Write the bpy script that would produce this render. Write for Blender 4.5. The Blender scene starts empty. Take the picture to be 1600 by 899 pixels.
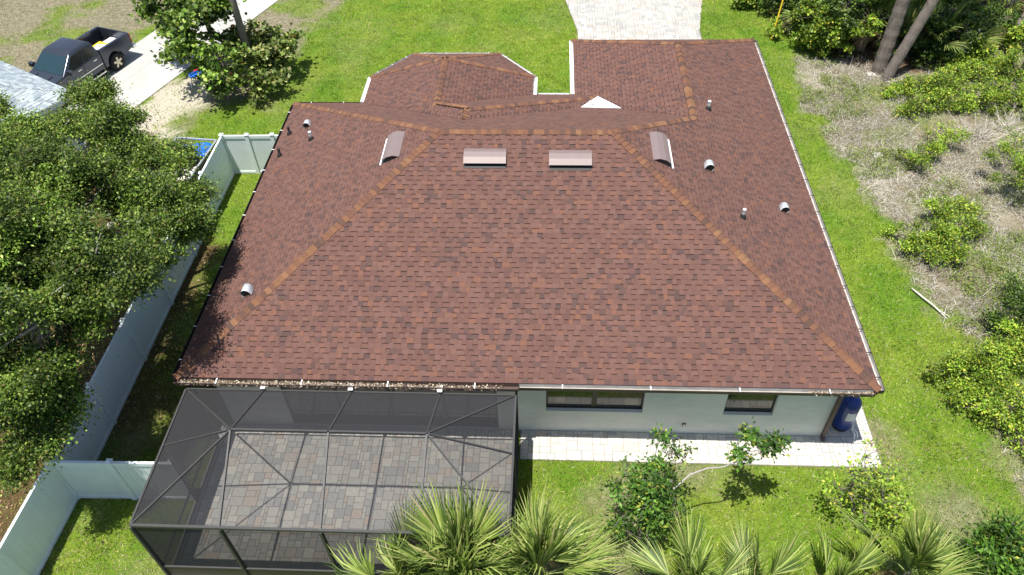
import bpy, math, random
import numpy as np
from mathutils import Vector, Matrix
random.seed(7)
RNG = np.random.default_rng(11)
SC = bpy.context.scene
COL = SC.collection

# ------------------------------------------------------------------ camera
F, PITCH, YAW, ROLL = 1199.36, 45.62, -3.903, -2.088
CAM = np.array([9.7334, -11.9627, 18.7444])
def cam_axes():
    p, y, r = np.radians([PITCH, YAW, ROLL])
    fwd = np.array([np.sin(y)*np.cos(p), np.cos(y)*np.cos(p), -np.sin(p)])
    right = np.array([np.cos(y), -np.sin(y), 0.0]); up = np.cross(right, fwd)
    return right*np.cos(r)+up*np.sin(r), -right*np.sin(r)+up*np.cos(r), fwd
RT, UP, FW = cam_axes()
def ray(u, v):
    return RT*(u-800)/F - UP*(v-449.5)/F + FW
def gp(u, v, z=0.0):                      # a pixel of the photograph, put on the level z
    r = ray(u, v); t = (z-CAM[2])/r[2]
    return CAM+t*r
cd = bpy.data.cameras.new('camera'); cam = bpy.data.objects.new('camera', cd); COL.objects.link(cam)
m = Matrix([[RT[i], UP[i], -FW[i], CAM[i]] for i in range(3)]+[[0, 0, 0, 1]])
cam.matrix_world = m
cd.sensor_width = 36.0; cd.lens = F/1600*36; cd.clip_end = 3000; cd.clip_start = .1
SC.camera = cam
# ------------------------------------------------------------------ sky, sun, exposure
SUN_TRAVEL = Vector((.145, .165, -1.0)).normalized()
el = math.asin(-SUN_TRAVEL.z); to_sun = -SUN_TRAVEL
W_ = bpy.data.worlds.new('World'); SC.world = W_; W_.use_nodes = True
nt = W_.node_tree; sky = nt.nodes.new('ShaderNodeTexSky'); sky.sky_type = 'NISHITA'; sky.sun_disc = False
sky.sun_elevation = el; sky.sun_rotation = math.atan2(to_sun.x, to_sun.y)
bgn = nt.nodes['Background']; nt.links.new(sky.outputs[0], bgn.inputs[0]); bgn.inputs[1].default_value = .10
sl = bpy.data.lights.new('sun', 'SUN'); sl.energy = 5.0; sl.angle = math.radians(.53); sl.color = (1, .965, .9)
so = bpy.data.objects.new('sun', sl); COL.objects.link(so)
so.rotation_euler = SUN_TRAVEL.to_track_quat('-Z', 'Y').to_euler(); so.location = (0, 0, 40)
vs = SC.view_settings; vs.view_transform = 'Standard'; vs.look = 'None'; vs.gamma = 1; vs.exposure = .62
vs.use_curve_mapping = False
SC.cycles.transparent_max_bounces = 24; SC.cycles.max_bounces = 7

# ------------------------------------------------------------------ helpers
def lin(r, g, b):
    f = lambda c: (c/255/12.92 if c/255 <= .04045 else ((c/255+.055)/1.055)**2.4)
    return (f(r), f(g), f(b))
def smooth_noise(x, y, s, seed=0):
    x = np.asarray(x, float)/s; y = np.asarray(y, float)/s
    xi = np.floor(x).astype(np.int64); yi = np.floor(y).astype(np.int64); fx = x-xi; fy = y-yi
    fx = fx*fx*(3-2*fx); fy = fy*fy*(3-2*fy)
    def h(a, b):
        n = (a*374761393+b*668265263+seed*974634777) & 0x7fffffff
        n = ((n ^ (n >> 13))*1274126177) & 0x7fffffff
        return ((n ^ (n >> 16)) & 0xffff)/65535.0
    return (h(xi, yi)*(1-fx)+h(xi+1, yi)*fx)*(1-fy)+(h(xi, yi+1)*(1-fx)+h(xi+1, yi+1)*fx)*fy
def inpoly(x, y, poly):
    x = np.asarray(x); y = np.asarray(y); c = np.zeros(x.shape, bool); n = len(poly)
    for i in range(n):
        x1, y1 = poly[i]; x2, y2 = poly[i-1]
        if y1 == y2: continue
        k = ((y1 > y) != (y2 > y)) & (x < (x2-x1)*(y-y1)/(y2-y1)+x1)
        c ^= k
    return c

def new_mat(name):
    mt = bpy.data.materials.new(name); mt.use_nodes = True
    n = mt.node_tree.nodes; b = n['Principled BSDF']
    return mt, mt.node_tree, b
def mat(name, rgb, rough=.6, metal=0, var=.12, scale=6, bump=0, bscale=60, spec=.4, stretch=(1, 1, 1), attr=False, stain=0):
    mt, t, b = new_mat(name); N = t.nodes; L = t.links
    b.inputs['Roughness'].default_value = rough; b.inputs['Metallic'].default_value = metal
    b.inputs['Specular IOR Level'].default_value = spec
    tc = N.new('ShaderNodeTexCoord'); mp = N.new('ShaderNodeMapping'); mp.inputs['Scale'].default_value = stretch
    L.new(tc.outputs['Object'], mp.inputs[0])
    if attr:
        src = N.new('ShaderNodeAttribute'); src.attribute_name = 'col'; base = src.outputs['Color']
    else:
        src = N.new('ShaderNodeRGB'); src.outputs[0].default_value = (*rgb, 1); base = src.outputs[0]
    nz = N.new('ShaderNodeTexNoise'); nz.inputs['Scale'].default_value = scale; nz.inputs['Detail'].default_value = 8
    nz.inputs['Roughness'].default_value = .65
    L.new(mp.outputs[0], nz.inputs['Vector'])
    mr = N.new('ShaderNodeMapRange'); mr.inputs[1].default_value = .25; mr.inputs[2].default_value = .75
    mr.inputs[3].default_value = 1-var; mr.inputs[4].default_value = 1+var
    L.new(nz.outputs[0], mr.inputs[0])
    mx = N.new('ShaderNodeMix'); mx.data_type = 'RGBA'; mx.blend_type = 'MULTIPLY'; mx.inputs[0].default_value = 1
    L.new(base, mx.inputs[6]); L.new(mr.outputs[0], mx.inputs[7])
    out = mx.outputs[2]
    if stain:
        n2 = N.new('ShaderNodeTexNoise'); n2.inputs['Scale'].default_value = scale*.22; n2.inputs['Detail'].default_value = 5
        L.new(mp.outputs[0], n2.inputs['Vector'])
        r2 = N.new('ShaderNodeMapRange'); r2.inputs[1].default_value = .42; r2.inputs[2].default_value = .7
        r2.inputs[3].default_value = 1; r2.inputs[4].default_value = 1-stain
        L.new(n2.outputs[0], r2.inputs[0])
        m2 = N.new('ShaderNodeMix'); m2.data_type = 'RGBA'; m2.blend_type = 'MULTIPLY'; m2.inputs[0].default_value = 1
        L.new(out, m2.inputs[6]); L.new(r2.outputs[0], m2.inputs[7]); out = m2.outputs[2]
    L.new(out, b.inputs['Base Color'])
    if bump:
        nb = N.new('ShaderNodeTexNoise'); nb.inputs['Scale'].default_value = bscale; nb.inputs['Detail'].default_value = 4
        L.new(mp.outputs[0], nb.inputs['Vector'])
        bp_ = N.new('ShaderNodeBump'); bp_.inputs['Strength'].default_value = bump; bp_.inputs['Distance'].default_value = .02
        L.new(nb.outputs[0], bp_.inputs['Height']); L.new(bp_.outputs[0], b.inputs['Normal'])
    return mt
def leaf_mat(name, trans=.16, rough=.5, spec=.3):
    mt, t, b = new_mat(name); N = t.nodes; L = t.links
    at = N.new('ShaderNodeAttribute'); at.attribute_name = 'col'
    L.new(at.outputs['Color'], b.inputs['Base Color']); b.inputs['Roughness'].default_value = rough
    b.inputs['Specular IOR Level'].default_value = spec
    tr = N.new('ShaderNodeBsdfTranslucent')
    g = N.new('ShaderNodeMix'); g.data_type = 'RGBA'; g.blend_type = 'MULTIPLY'; g.inputs[0].default_value = 1
    g.inputs[7].default_value = (1.5, 1.5, .6, 1)
    L.new(at.outputs['Color'], g.inputs[6]); L.new(g.outputs[2], tr.inputs[0])
    ms = N.new('ShaderNodeMixShader'); ms.inputs[0].default_value = trans
    L.new(b.outputs[0], ms.inputs[1]); L.new(tr.outputs[0], ms.inputs[2])
    L.new(ms.outputs[0], N['Material Output'].inputs[0])
    return mt
def screen_mat(name):                      # woven insect mesh: the wires hide more the flatter one looks through them
    mt, t, b = new_mat(name); N = t.nodes; L = t.links; N.remove(b)
    g = N.new('ShaderNodeNewGeometry'); d = N.new('ShaderNodeVectorMath'); d.operation = 'DOT_PRODUCT'
    L.new(g.outputs['Normal'], d.inputs[0]); L.new(g.outputs['Incoming'], d.inputs[1])
    def mth(op, a, b_=None):
        k = N.new('ShaderNodeMath'); k.operation = op
        for i, q in enumerate((a, b_)):
            if q is None: continue
            if isinstance(q, (int, float)): k.inputs[i].default_value = q
            else: L.new(q, k.inputs[i])
        return k.outputs[0]
    c = mth('MAXIMUM', mth('ABSOLUTE', d.outputs['Value']), .1)
    open_ = mth('POWER', .5, mth('DIVIDE', 1.0, c))
    tr = N.new('ShaderNodeBsdfTransparent'); df = N.new('ShaderNodeBsdfDiffuse'); df.inputs[0].default_value = (.042, .042, .045, 1)
    ms = N.new('ShaderNodeMixShader'); L.new(open_, ms.inputs[0]); L.new(df.outputs[0], ms.inputs[1]); L.new(tr.outputs[0], ms.inputs[2])
    L.new(ms.outputs[0], N['Material Output'].inputs[0])
    return mt

class MB:
    def __init__(s): s.v = []; s.f = []; s.c = []
    def add(s, vs, fs, col=(.5, .5, .5)):
        k = len(s.v); s.v += [tuple(map(float, p)) for p in vs]
        for f in fs: s.f.append([k+i for i in f]); s.c.append(col)
    def box(s, x0, x1, y0, y1, z0, z1, col=(.5, .5, .5)):
        s.add([(x, y, z) for z in (z0, z1) for y in (y0, y1) for x in (x0, x1)],
              [(0, 2, 3, 1), (4, 5, 7, 6), (0, 1, 5, 4), (2, 6, 7, 3), (0, 4, 6, 2), (1, 3, 7, 5)], col)
    def bar(s, a, b, w, h, col=(.5, .5, .5), upv=(0, 0, 1)):        # a rectangular bar from a to b
        a = Vector(a); b = Vector(b); d = (b-a).normalized(); upv = Vector(upv)
        if abs(d.dot(upv)) > .98: upv = Vector((0, 1, 0))
        sd = d.cross(upv).normalized(); u = sd.cross(d).normalized()
        V = [p+sd*i*w/2+u*j*h/2 for p in (a, b) for j in (-1, 1) for i in (-1, 1)]
        s.add(V, [(0, 1, 3, 2), (4, 6, 7, 5), (0, 4, 5, 1), (2, 3, 7, 6), (0, 2, 6, 4), (1, 5, 7, 3)], col)
    def tube(s, pts, rads, n=8, col=(.5, .5, .5), cap=True):
        pts = [Vector(p) for p in pts]; V = []; Fs = []
        for i, p in enumerate(pts):
            d = (pts[min(i+1, len(pts)-1)]-pts[max(i-1, 0)]).normalized()
            q = Vector((0, 0, 1)) if abs(d.z) < .9 else Vector((1, 0, 0))
            a = d.cross(q).normalized(); b = d.cross(a).normalized()
            r = rads[i] if hasattr(rads, '__len__') else rads
            V += [p+(a*math.cos(t)+b*math.sin(t))*r for t in (2*math.pi*j/n for j in range(n))]
        for i in range(len(pts)-1):
            for j in range(n):
                k = (j+1) % n; Fs.append((i*n+j, (i+1)*n+j, (i+1)*n+k, i*n+k))
        if cap: Fs.append(tuple(range(n))); Fs.append(tuple(range((len(pts)-1)*n, len(pts)*n))[::-1])
        s.add(V, Fs, col)
    def lathe(s, prof, c=(0, 0, 0), n=20, col=(.5, .5, .5), axis='z'):
        V = []; Fs = []
        for r, z in prof:
            for j in range(n):
                t = 2*math.pi*j/n; x, y = r*math.cos(t), r*math.sin(t)
                V.append((c[0]+x, c[1]+y, c[2]+z) if axis == 'z' else (c[0]+x, c[1]+z, c[2]+y))
        for i in range(len(prof)-1):
            for j in range(n):
                k = (j+1) % n; Fs.append((i*n+j, i*n+k, (i+1)*n+k, (i+1)*n+j))
        Fs.append(tuple(range(n))[::-1]); Fs.append(tuple(range((len(prof)-1)*n, len(prof)*n)))
        s.add(V, Fs, col)
    def prism(s, poly, a, b, axis='y', col=(.5, .5, .5)):           # 2-D outline pushed along an axis
        n = len(poly)
        P = (lambda q, t: (q[0], t, q[1])) if axis == 'y' else (lambda q, t: (q[0], q[1], t))
        if axis == 'x': P = lambda q, t: (t, q[0], q[1])
        V = [P(q, a) for q in poly]+[P(q, b) for q in poly]
        s.add(V, [tuple(range(n)), tuple(range(n, 2*n))[::-1]]+[(i, i+n, (i+1) % n+n, (i+1) % n) for i in range(n)], col)
    def mesh(s, name, smooth=False):
        me = bpy.data.meshes.new(name); me.from_pydata(s.v, [], s.f)
        at = me.attributes.new('col', 'FLOAT_COLOR', 'FACE')
        at.data.foreach_set('color', np.array([(*c, 1) for c in s.c], np.float32).ravel())
        if smooth: me.polygons.foreach_set('use_smooth', [True]*len(me.polygons))
        me.update(); return me
    def build(s, name, material, parent=None, smooth=False, loc=None):
        return obj(name, s.mesh(name, smooth), material, parent, loc)
def obj(name, me, material, parent=None, loc=None):
    o = bpy.data.objects.new(name, me); COL.objects.link(o)
    if material is not None and not me.materials: me.materials.append(material)
    if parent is not None: o.parent = parent
    if loc is not None: o.location = loc
    return o
def np_mesh(name, V, Fc, col):
    V = np.ascontiguousarray(V, np.float32); Fc = np.ascontiguousarray(Fc, np.int32); k = Fc.shape[1]; M = len(Fc)
    me = bpy.data.meshes.new(name); me.vertices.add(len(V)); me.vertices.foreach_set('co', V.ravel())
    me.loops.add(M*k); me.loops.foreach_set('vertex_index', Fc.ravel())
    me.polygons.add(M); me.polygons.foreach_set('loop_start', np.arange(0, M*k, k, dtype=np.int32))
    at = me.attributes.new('col', 'FLOAT_COLOR', 'FACE')
    at.data.foreach_set('color', np.concatenate([col, np.ones((M, 1))], 1).astype(np.float32).ravel())
    me.update(calc_edges=True); return me
def empty(name, loc, label=None, cat=None, group=None, rz=0):
    o = bpy.data.objects.new(name, None); COL.objects.link(o); o.location = loc; o.rotation_euler.z = rz
    o.empty_display_size = .2
    if label: tag(o, label, cat, group)
    return o
def tag(o, label=None, cat=None, group=None, kind=None):
    if label: o['label'] = label
    if cat: o['category'] = cat
    if group: o['group'] = group
    if kind: o['kind'] = kind
    return o
def bevel(o, w=.02, seg=2):
    b = o.modifiers.new('bevel', 'BEVEL'); b.width = w; b.segments = seg; b.limit_method = 'ANGLE'; return o

# ------------------------------------------------------------------ materials
M = {}
M['shingle'] = mat('asphalt_shingle', (0, 0, 0), .95, var=.22, scale=45, bump=.35, bscale=220, spec=.2, attr=True)
M['deck'] = mat('roof_underlay', (.07, .035, .028), .95)
M['stucco'] = mat('stucco', (.69, .71, .67), .9, var=.07, scale=2.5, bump=.7, bscale=38, spec=.2, stretch=(1, 1, 2.2), stain=.16)
M['bronze'] = mat('bronze_aluminium', (.045, .038, .034), .45, .3, var=.15)
M['brown'] = mat('brown_trim', (.09, .06, .048), .5, .1, var=.15)
M['white'] = mat('white_paint', (.8, .8, .79), .5, var=.04, scale=3)
M['galv'] = mat('bright_metal', (.5, .51, .52), .5, .6, var=.1)
M['hood'] = mat('galvanised_hood', (.66, .68, .7), .38, .35, var=.15, scale=14)
M['glass'] = mat('dark_glass', (.022, .024, .024), .07, 0, var=.05, spec=.8)
M['black'] = mat('black_rubber', (.012, .012, .012), .8, var=.2)
M['screen'] = screen_mat('insect_screen')
M['cagebar'] = mat('cage_bronze', (.05, .049, .049), .55, .1, var=.12)
M['paver'] = mat('paver_stone', (0, 0, 0), .9, var=.13, scale=9, bump=.4, bscale=50, spec=.2, attr=True)
M['sandjoint'] = mat('joint_sand', (.2, .185, .165), .95, var=.2, scale=20)
M['concrete'] = mat('concrete', (.43, .415, .385), .9, var=.07, scale=1.2, bump=.2, bscale=60, stain=.22)
M['vinyl'] = mat('white_vinyl', (.78, .84, .85), .4, var=.05, scale=3, stain=.08, stretch=(1, 1, .5))
M['leaf'] = leaf_mat('leaf'); M['palmleaf'] = leaf_mat('palm_leaf', .2, .5, .25)
M['grass'] = leaf_mat('grass_blade', .2, .6, .2)
M['bark'] = mat('bark', (.15, .125, .105), .95, var=.35, scale=9, bump=.8, bscale=22, stretch=(1, 1, .35))
M['greybark'] = mat('pale_bark', (.33, .30, .27), .95, var=.3, scale=9, bump=.6, bscale=25, stretch=(1, 1, .4))
M['wood'] = mat('weathered_wood', (.2, .17, .145), .9, var=.3, scale=7, bump=.6, bscale=30, stretch=(3, 3, .25))
M['litter'] = mat('leaf_litter', (0, 0, 0), .95, attr=True, var=.2)
M['deadwood'] = mat('bleached_wood', (.55, .5, .44), .9, var=.2)
M['truck'] = mat('charcoal_car_paint', (.075, .085, .105), .2, .65, var=.06, spec=.6)
M['chrome'] = mat('chrome', (.75, .75, .75), .15, 1, var=.03)
M['wind'] = mat('windscreen_glass', (.014, .036, .042), .05, 0, var=.1, spec=1)
M['rim'] = mat('alloy_rim', (.62, .57, .45), .3, .7, var=.05)
M['plastic'] = mat('dark_plastic', (.02, .02, .021), .6)
M['blue'] = mat('blue_tank_plastic', (.008, .03, .19), .3, var=.08, spec=.5)
M['tarp'] = mat('blue_tarp', (.006, .13, .62), .4, var=.15, bump=.5, bscale=8)
M['yellow'] = mat('yellow_plastic', (.75, .5, .03), .5)
M['palegrey'] = mat('pale_grey_sheet', (.6, .61, .62), .5, var=.1)
M['red'] = mat('red_cloth', (.5, .03, .03), .7)
M['membrane'] = mat('white_membrane', (.82, .83, .84), .5, var=.03)
M['ventlid'] = mat('vent_paint', (.2, .152, .145), .5, .1, var=.06)
M['dullwhite'] = mat('dulled_white_paint', (.45, .43, .4), .55, var=.2, scale=4, stain=.15)
M['whitestone'] = mat('pale_rock', (.42, .39, .35), .9, var=.2, bump=.5)

# ------------------------------------------------------------------ ground cover
GPX = lambda pts: [tuple(gp(u, v)[:2]) for u, v in pts]
DRY_RIGHT = GPX([(1238, 78), (1300, 100), (1360, 60), (1600, 30)])+[(70, 30), (70, 3)]+GPX([(1600, 560), (1530, 520), (1465, 505), (1420, 450), (1395, 360), (1335, 275), (1290, 200), (1255, 140)])
DRY_RIGHT2 = GPX([(1545, 640), (1600, 600)])+[(40, 2), (40, -3)]+GPX([(1610, 790), (1590, 740)])
DRY_LEFT = [(-60, 16)]+GPX([(0, 100), (60, 150), (170, 130), (215, 60), (280, 10), (330, -20)])+[(-11, 60), (-60, 60)]
DRY_MID = GPX([(180, 200), (300, 105), (440, -10), (540, -10), (505, 40), (480, 75), (400, 100), (420, 160), (330, 170), (300, 210), (250, 260)])
SANDY = GPX([(190, 190), (290, 108), (335, 118), (330, 160), (240, 215), (200, 230)])
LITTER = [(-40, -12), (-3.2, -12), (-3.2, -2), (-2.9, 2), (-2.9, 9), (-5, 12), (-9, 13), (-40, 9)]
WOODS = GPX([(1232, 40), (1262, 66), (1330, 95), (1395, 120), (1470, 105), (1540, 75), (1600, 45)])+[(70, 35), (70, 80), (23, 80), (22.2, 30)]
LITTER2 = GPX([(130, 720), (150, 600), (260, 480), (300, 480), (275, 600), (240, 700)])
FRONTDRY = GPX([(905, 860), (1010, 860), (1040, 899)])+[(13, -8), (9, -8)]
def cover(x, y):                           # soft ragged edges: the mean of a few jittered looks
    q = [cover1(x, y, k) for k in range(4)]
    return tuple(sum(p[i] for p in q)/4 for i in range(3))
def cover1(x, y, sd):
    x = x+(smooth_noise(x, y, .22, 100+sd)-.5)*.9; y = y+(smooth_noise(x, y, .22, 110+sd)-.5)*.9
    jx = x+(smooth_noise(x, y, 1.1, 3)-.5)*1.6+(smooth_noise(x, y, .35, 4)-.5)*.7
    jy = y+(smooth_noise(x, y, 1.1, 5)-.5)*1.6+(smooth_noise(x, y, .35, 6)-.5)*.7
    n = smooth_noise(x, y, 1.7, 8); n2 = smooth_noise(x, y, .6, 9)
    dry = np.zeros(np.shape(x)); lit = np.zeros(np.shape(x)); sand = np.zeros(np.shape(x))
    for P in (DRY_RIGHT, DRY_RIGHT2): dry = np.maximum(dry, inpoly(jx, jy, P)*np.clip(1.08-.55*(n > .62), 0, 1))
    for P in (DRY_LEFT, DRY_MID): dry = np.maximum(dry, inpoly(jx, jy, P)*np.clip(.95-.75*(n > .64)*(n2 > .3), 0, 1))
    dry = np.maximum(dry, .75*inpoly(jx, jy, FRONTDRY))
    sand = inpoly(jx, jy, SANDY)*.9
    sand = np.maximum(sand, inpoly(jx, jy, DRY_RIGHT)*np.clip((smooth_noise(x, y, 1.3, 21)*.6+smooth_noise(x, y, .4, 22)*.4-.56)*4, 0, .35))
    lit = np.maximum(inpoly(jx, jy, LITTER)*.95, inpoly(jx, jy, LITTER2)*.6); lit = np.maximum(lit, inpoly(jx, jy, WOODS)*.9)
    bare = np.clip((smooth_noise(x, y, 2.3, 12)*.6+smooth_noise(x, y, .8, 13)*.4-.5)*3.2, 0, 1)*((y < 4)*.8+(y >= 4)*.2+.35*((x > 18.3) & (x < 24) & (y >= 2) & (y < 9)))
    dry = np.maximum(dry, bare*.8)
    return dry, sand, lit
xs = np.concatenate([[-900, -300, -120, -60, -40, -32], np.arange(-26, 36.01, .2), [42, 52, 70, 130, 300, 900]])
ys = np.concatenate([[-900, -300, -100, -40, -20, -12], np.arange(-7, 40.01, .2), [46, 60, 90, 200, 500, 1200]])
XX, YY = np.meshgrid(xs, ys); nx, ny = len(xs), len(ys)
V = np.stack([XX.ravel(), YY.ravel(), np.zeros(nx*ny)], 1)
i0 = (np.arange(ny-1)[:, None]*nx+np.arange(nx-1)[None]).ravel()
Fq = np.stack([i0, i0+1, i0+nx+1, i0+nx], 1)
me = np_mesh('ground', V, Fq, np.full((len(Fq), 3), .5))
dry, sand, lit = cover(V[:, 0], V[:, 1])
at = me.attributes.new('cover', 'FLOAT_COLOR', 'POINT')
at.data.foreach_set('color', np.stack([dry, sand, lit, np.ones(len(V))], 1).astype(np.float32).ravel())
mt, t, b = new_mat('ground_cover'); N = t.nodes; L = t.links
b.inputs['Roughness'].default_value = .95; b.inputs['Specular IOR Level'].default_value = .1
tc = N.new('ShaderNodeTexCoord')
def nz(scale, detail=6):
    k = N.new('ShaderNodeTexNoise'); k.inputs['Scale'].default_value = scale; k.inputs['Detail'].default_value = detail
    k.inputs['Roughness'].default_value = .7; L.new(tc.outputs['Object'], k.inputs['Vector']); return k.outputs[0]
def ramp(fac, stops):
    r = N.new('ShaderNodeValToRGB'); e = r.color_ramp.elements
    e[0].position, e[0].color = stops[0][0], (*stops[0][1], 1); e[1].position, e[1].color = stops[-1][0], (*stops[-1][1], 1)
    for p_, c_ in stops[1:-1]:
        q = e.new(p_); q.color = (*c_, 1)
    L.new(fac, r.inputs[0]); return r.outputs[0]
def mixc(f, a, b_, typ='MIX'):
    k = N.new('ShaderNodeMix'); k.data_type = 'RGBA'; k.blend_type = typ
    if isinstance(f, float): k.inputs[0].default_value = f
    else: L.new(f, k.inputs[0])
    for i, q in ((6, a), (7, b_)):
        if isinstance(q, tuple): k.inputs[i].default_value = (*q, 1)
        else: L.new(q, k.inputs[i])
    return k.outputs[2]
big = nz(.45, 4); fine = nz(28, 6); mid = nz(4, 7)
green = mixc(.5, ramp(fine, [(.3, (.045, .085, .008)), (.55, (.15, .23, .024)), (.75, (.32, .37, .08))]),
             ramp(mid, [(.3, (.05, .11, .006)), (.6, (.14, .205, .022)), (.75, (.28, .29, .09))]))
green = mixc(.6, green, ramp(big, [(.35, (.55, .85, .4)), (.65, (1.5, 1.2, 1.3))]), 'MULTIPLY')
straw = mixc(.5, ramp(fine, [(.36, (.028, .023, .017)), (.5, (.19, .165, .125)), (.64, (.48, .44, .37))]),
             ramp(mid, [(.32, (.09, .085, .04)), (.5, (.2, .17, .10)), (.7, (.38, .34, .27))]))
sandc = ramp(fine, [(.3, (.3, .26, .2)), (.7, (.62, .56, .47))])
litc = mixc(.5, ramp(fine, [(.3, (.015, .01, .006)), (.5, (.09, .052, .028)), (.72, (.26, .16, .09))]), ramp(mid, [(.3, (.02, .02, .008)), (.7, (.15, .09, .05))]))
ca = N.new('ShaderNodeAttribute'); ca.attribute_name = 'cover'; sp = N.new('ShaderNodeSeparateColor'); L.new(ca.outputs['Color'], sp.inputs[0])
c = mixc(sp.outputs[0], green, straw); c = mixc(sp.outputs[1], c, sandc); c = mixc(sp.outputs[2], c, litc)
L.new(c, b.inputs['Base Color'])
bn = N.new('ShaderNodeBump'); bn.inputs['Strength'].default_value = .8; bn.inputs['Distance'].default_value = .04
L.new(fine, bn.inputs['Height']); L.new(bn.outputs[0], b.inputs['Normal'])
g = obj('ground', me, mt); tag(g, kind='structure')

# ------------------------------------------------------------------ house
H, P = 2.9885, .4913
WD, A_, C_, LG, XB, HB, YFE, OV = 18.049, 6.541, 3.7105, 17.909, 2.636, 4.35, 13.687, .576
A2 = 2*A_; XG = WD-2*C_
SHP = [lin(*c) for c in ((141, 104, 95), (147, 109, 99), (136, 100, 93), (150, 113, 104), (144, 105, 93), (157, 114, 100), (162, 114, 94), (119, 94, 90), (127, 95, 88), (110, 88, 86))]
SHW = [.2, .18, .16, .1, .1, .08, .04, .06, .05, .03]
CAPP = [lin(*c) for c in ((178, 126, 94), (190, 140, 104), (164, 114, 90), (150, 107, 89), (126, 96, 86), (110, 88, 82))]
CAPW = [.24, .13, .24, .2, .12, .07]
KALB = .48
SHM = np.array(SHP[:5]).mean(0); SHP = [tuple((SHM+(np.array(c)-SHM)*.78)*KALB*np.array([.985, 1.0, .985])) for c in SHP]; CPM = np.array(CAPP).mean(0); CAPP = [tuple((CPM+(np.array(c)-CPM)*.72)*KALB*np.array([.93, .96, .97])) for c in CAPP]
EXPO = .143
house = empty('house', (WD/2, A_, 0), 'single storey house with brown shingled hip roof and pale green stucco walls', 'house')
HL = -Vector((WD/2, A_, 0))
def hpart(mb, name, material, parent=None, smooth=False):       # house parts are written in world coordinates
    mb.v = [tuple(Vector(p)+HL) for p in mb.v]
    return mb.build(name, material, parent or house, smooth)
P1 = (5.84, YFE-(5.84-XB), H+P*(5.84-XB)); P2 = (XB+HB, YFE-HB, H+P*HB); P3 = (XB+HB, A2-HB, H+P*HB)
APX = (11.45, 12.87, 3.391); ML = (10.8, A2-(5.1257-.3885*(10.8-6.986)-H)/P, 5.1257-.3885*(10.8-6.986)); MR = (12.2, A2-(12.2-XG), H+P*(12.2-XG))
BX2 = XB+2*3.206; BD, BF, BFX = 15.02, 16.8, 1.46
BA = (5.84, 13.62, H+P*(5.84-XB))
HA = H+P*A_; HC = H+P*C_
RG1 = (A_, A_, HA); RG2 = (WD-A_, A_, HA); GR = (WD-C_, A2-C_, HC); GA = (WD-C_, LG-C_, HC)
E = lambda x, y: (x, y, H)
PLANES = [  # outline, eave edge (first two points run along the eave)
    [E(0, 0), E(WD, 0), RG2, RG1],
    [E(0, A2), E(0, 0), RG1],
    [E(WD, 0), E(WD, LG), GA, GR, RG2],
    [E(XB, A2), E(0, A2), RG1, RG2, GR, MR, ML, P3],
    [E(XG, LG), E(XG, YFE), APX, MR, GR, GA],
    [E(WD, LG), E(XG, LG), GA],
    [E(XB, BD), E(XB, A2), P3, P2, P1, BA],
    [E(XG, YFE), E(BX2, YFE), P1, P2, APX],
    [E(BX2, YFE), E(BX2, BD), BA, P1],
    [APX, ML, P3, P2],
    [E(XB+BFX, BF), E(XB, BD), BA],
    [E(BX2-BFX, BF), E(XB+BFX, BF), BA],
    [E(BX2, BD), E(BX2-BFX, BF), BA]]
def plane_frame(poly, k):
    P_ = [Vector(p) for p in poly]
    n = Vector((0, 0, 0))
    for i in range(len(P_)): n += P_[i].cross(P_[(i+1) % len(P_)])
    n.normalize()
    if n.z < 0: n = -n
    if k == 9: u = Vector((0, 1, 0))
    else: u = P_[1]-P_[0]
    u = (u-n*u.dot(n)).normalized(); v = n.cross(u)
    if v.z < 0: u = -u; v = n.cross(u)
    return P_[0], u, v.normalized(), n
def spans(poly2, y):
    xs_ = []
    for i in range(len(poly2)):
        (x1, y1), (x2, y2) = poly2[i], poly2[(i+1) % len(poly2)]
        if (y1 > y) != (y2 > y): xs_.append(x1+(y-y1)*(x2-x1)/(y2-y1))
    xs_.sort(); return list(zip(xs_[::2], xs_[1::2]))
def tab_mesh(mb, o, u, v, n, w, e, thick, col, band):
    """one shingle tab: thin slab, butt edge down-slope; the laminate's dark printed strip lies along its upper edge"""
    lo = .0015; dk = tuple(x*.34 for x in col)
    p = lambda a, b_, h: o+u*a+v*b_+n*h
    t1 = thick; t2 = thick*.55
    if band:
        k = e*.80; tk = t1+(t2-t1)*.8
        mb.add([p(0, 0, lo), p(w, 0, lo), p(0, 0, t1), p(w, 0, t1), p(0, k, tk), p(w, k, tk), p(0, e, t2), p(w, e, t2)],
               [(2, 3, 5, 4)], col); s = len(mb.v)-8
        mb.f.append([s+4, s+5, s+7, s+6]); mb.c.append(dk)
    else:
        mb.add([p(0, 0, lo), p(w, 0, lo), p(0, 0, t1), p(w, 0, t1), p(0, e, t2), p(w, e, t2)], [(2, 3, 5, 4)], col); s = len(mb.v)-6
    mb.f.append([s, s+1, s+3, s+2]); mb.c.append(dk)
    mb.f.append([s, s+2, s+(6 if band else 4)]); mb.c.append(col); mb.f.append([s+1, s+(7 if band else 5), s+3]); mb.c.append(col)
deck = MB()
for k, poly in enumerate(PLANES):
    o, u, v, n = plane_frame(poly, k); q = [Vector(p)-n*.012 for p in poly]
    if (q[1]-q[0]).cross(q[2]-q[1]).dot(n) < 0: q = q[::-1]
    deck.add(q, [tuple(range(len(q)))])
roof = hpart(deck, 'roof', M['deck'])
stuffm = MB(); cache = {}; nind = 0
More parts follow.
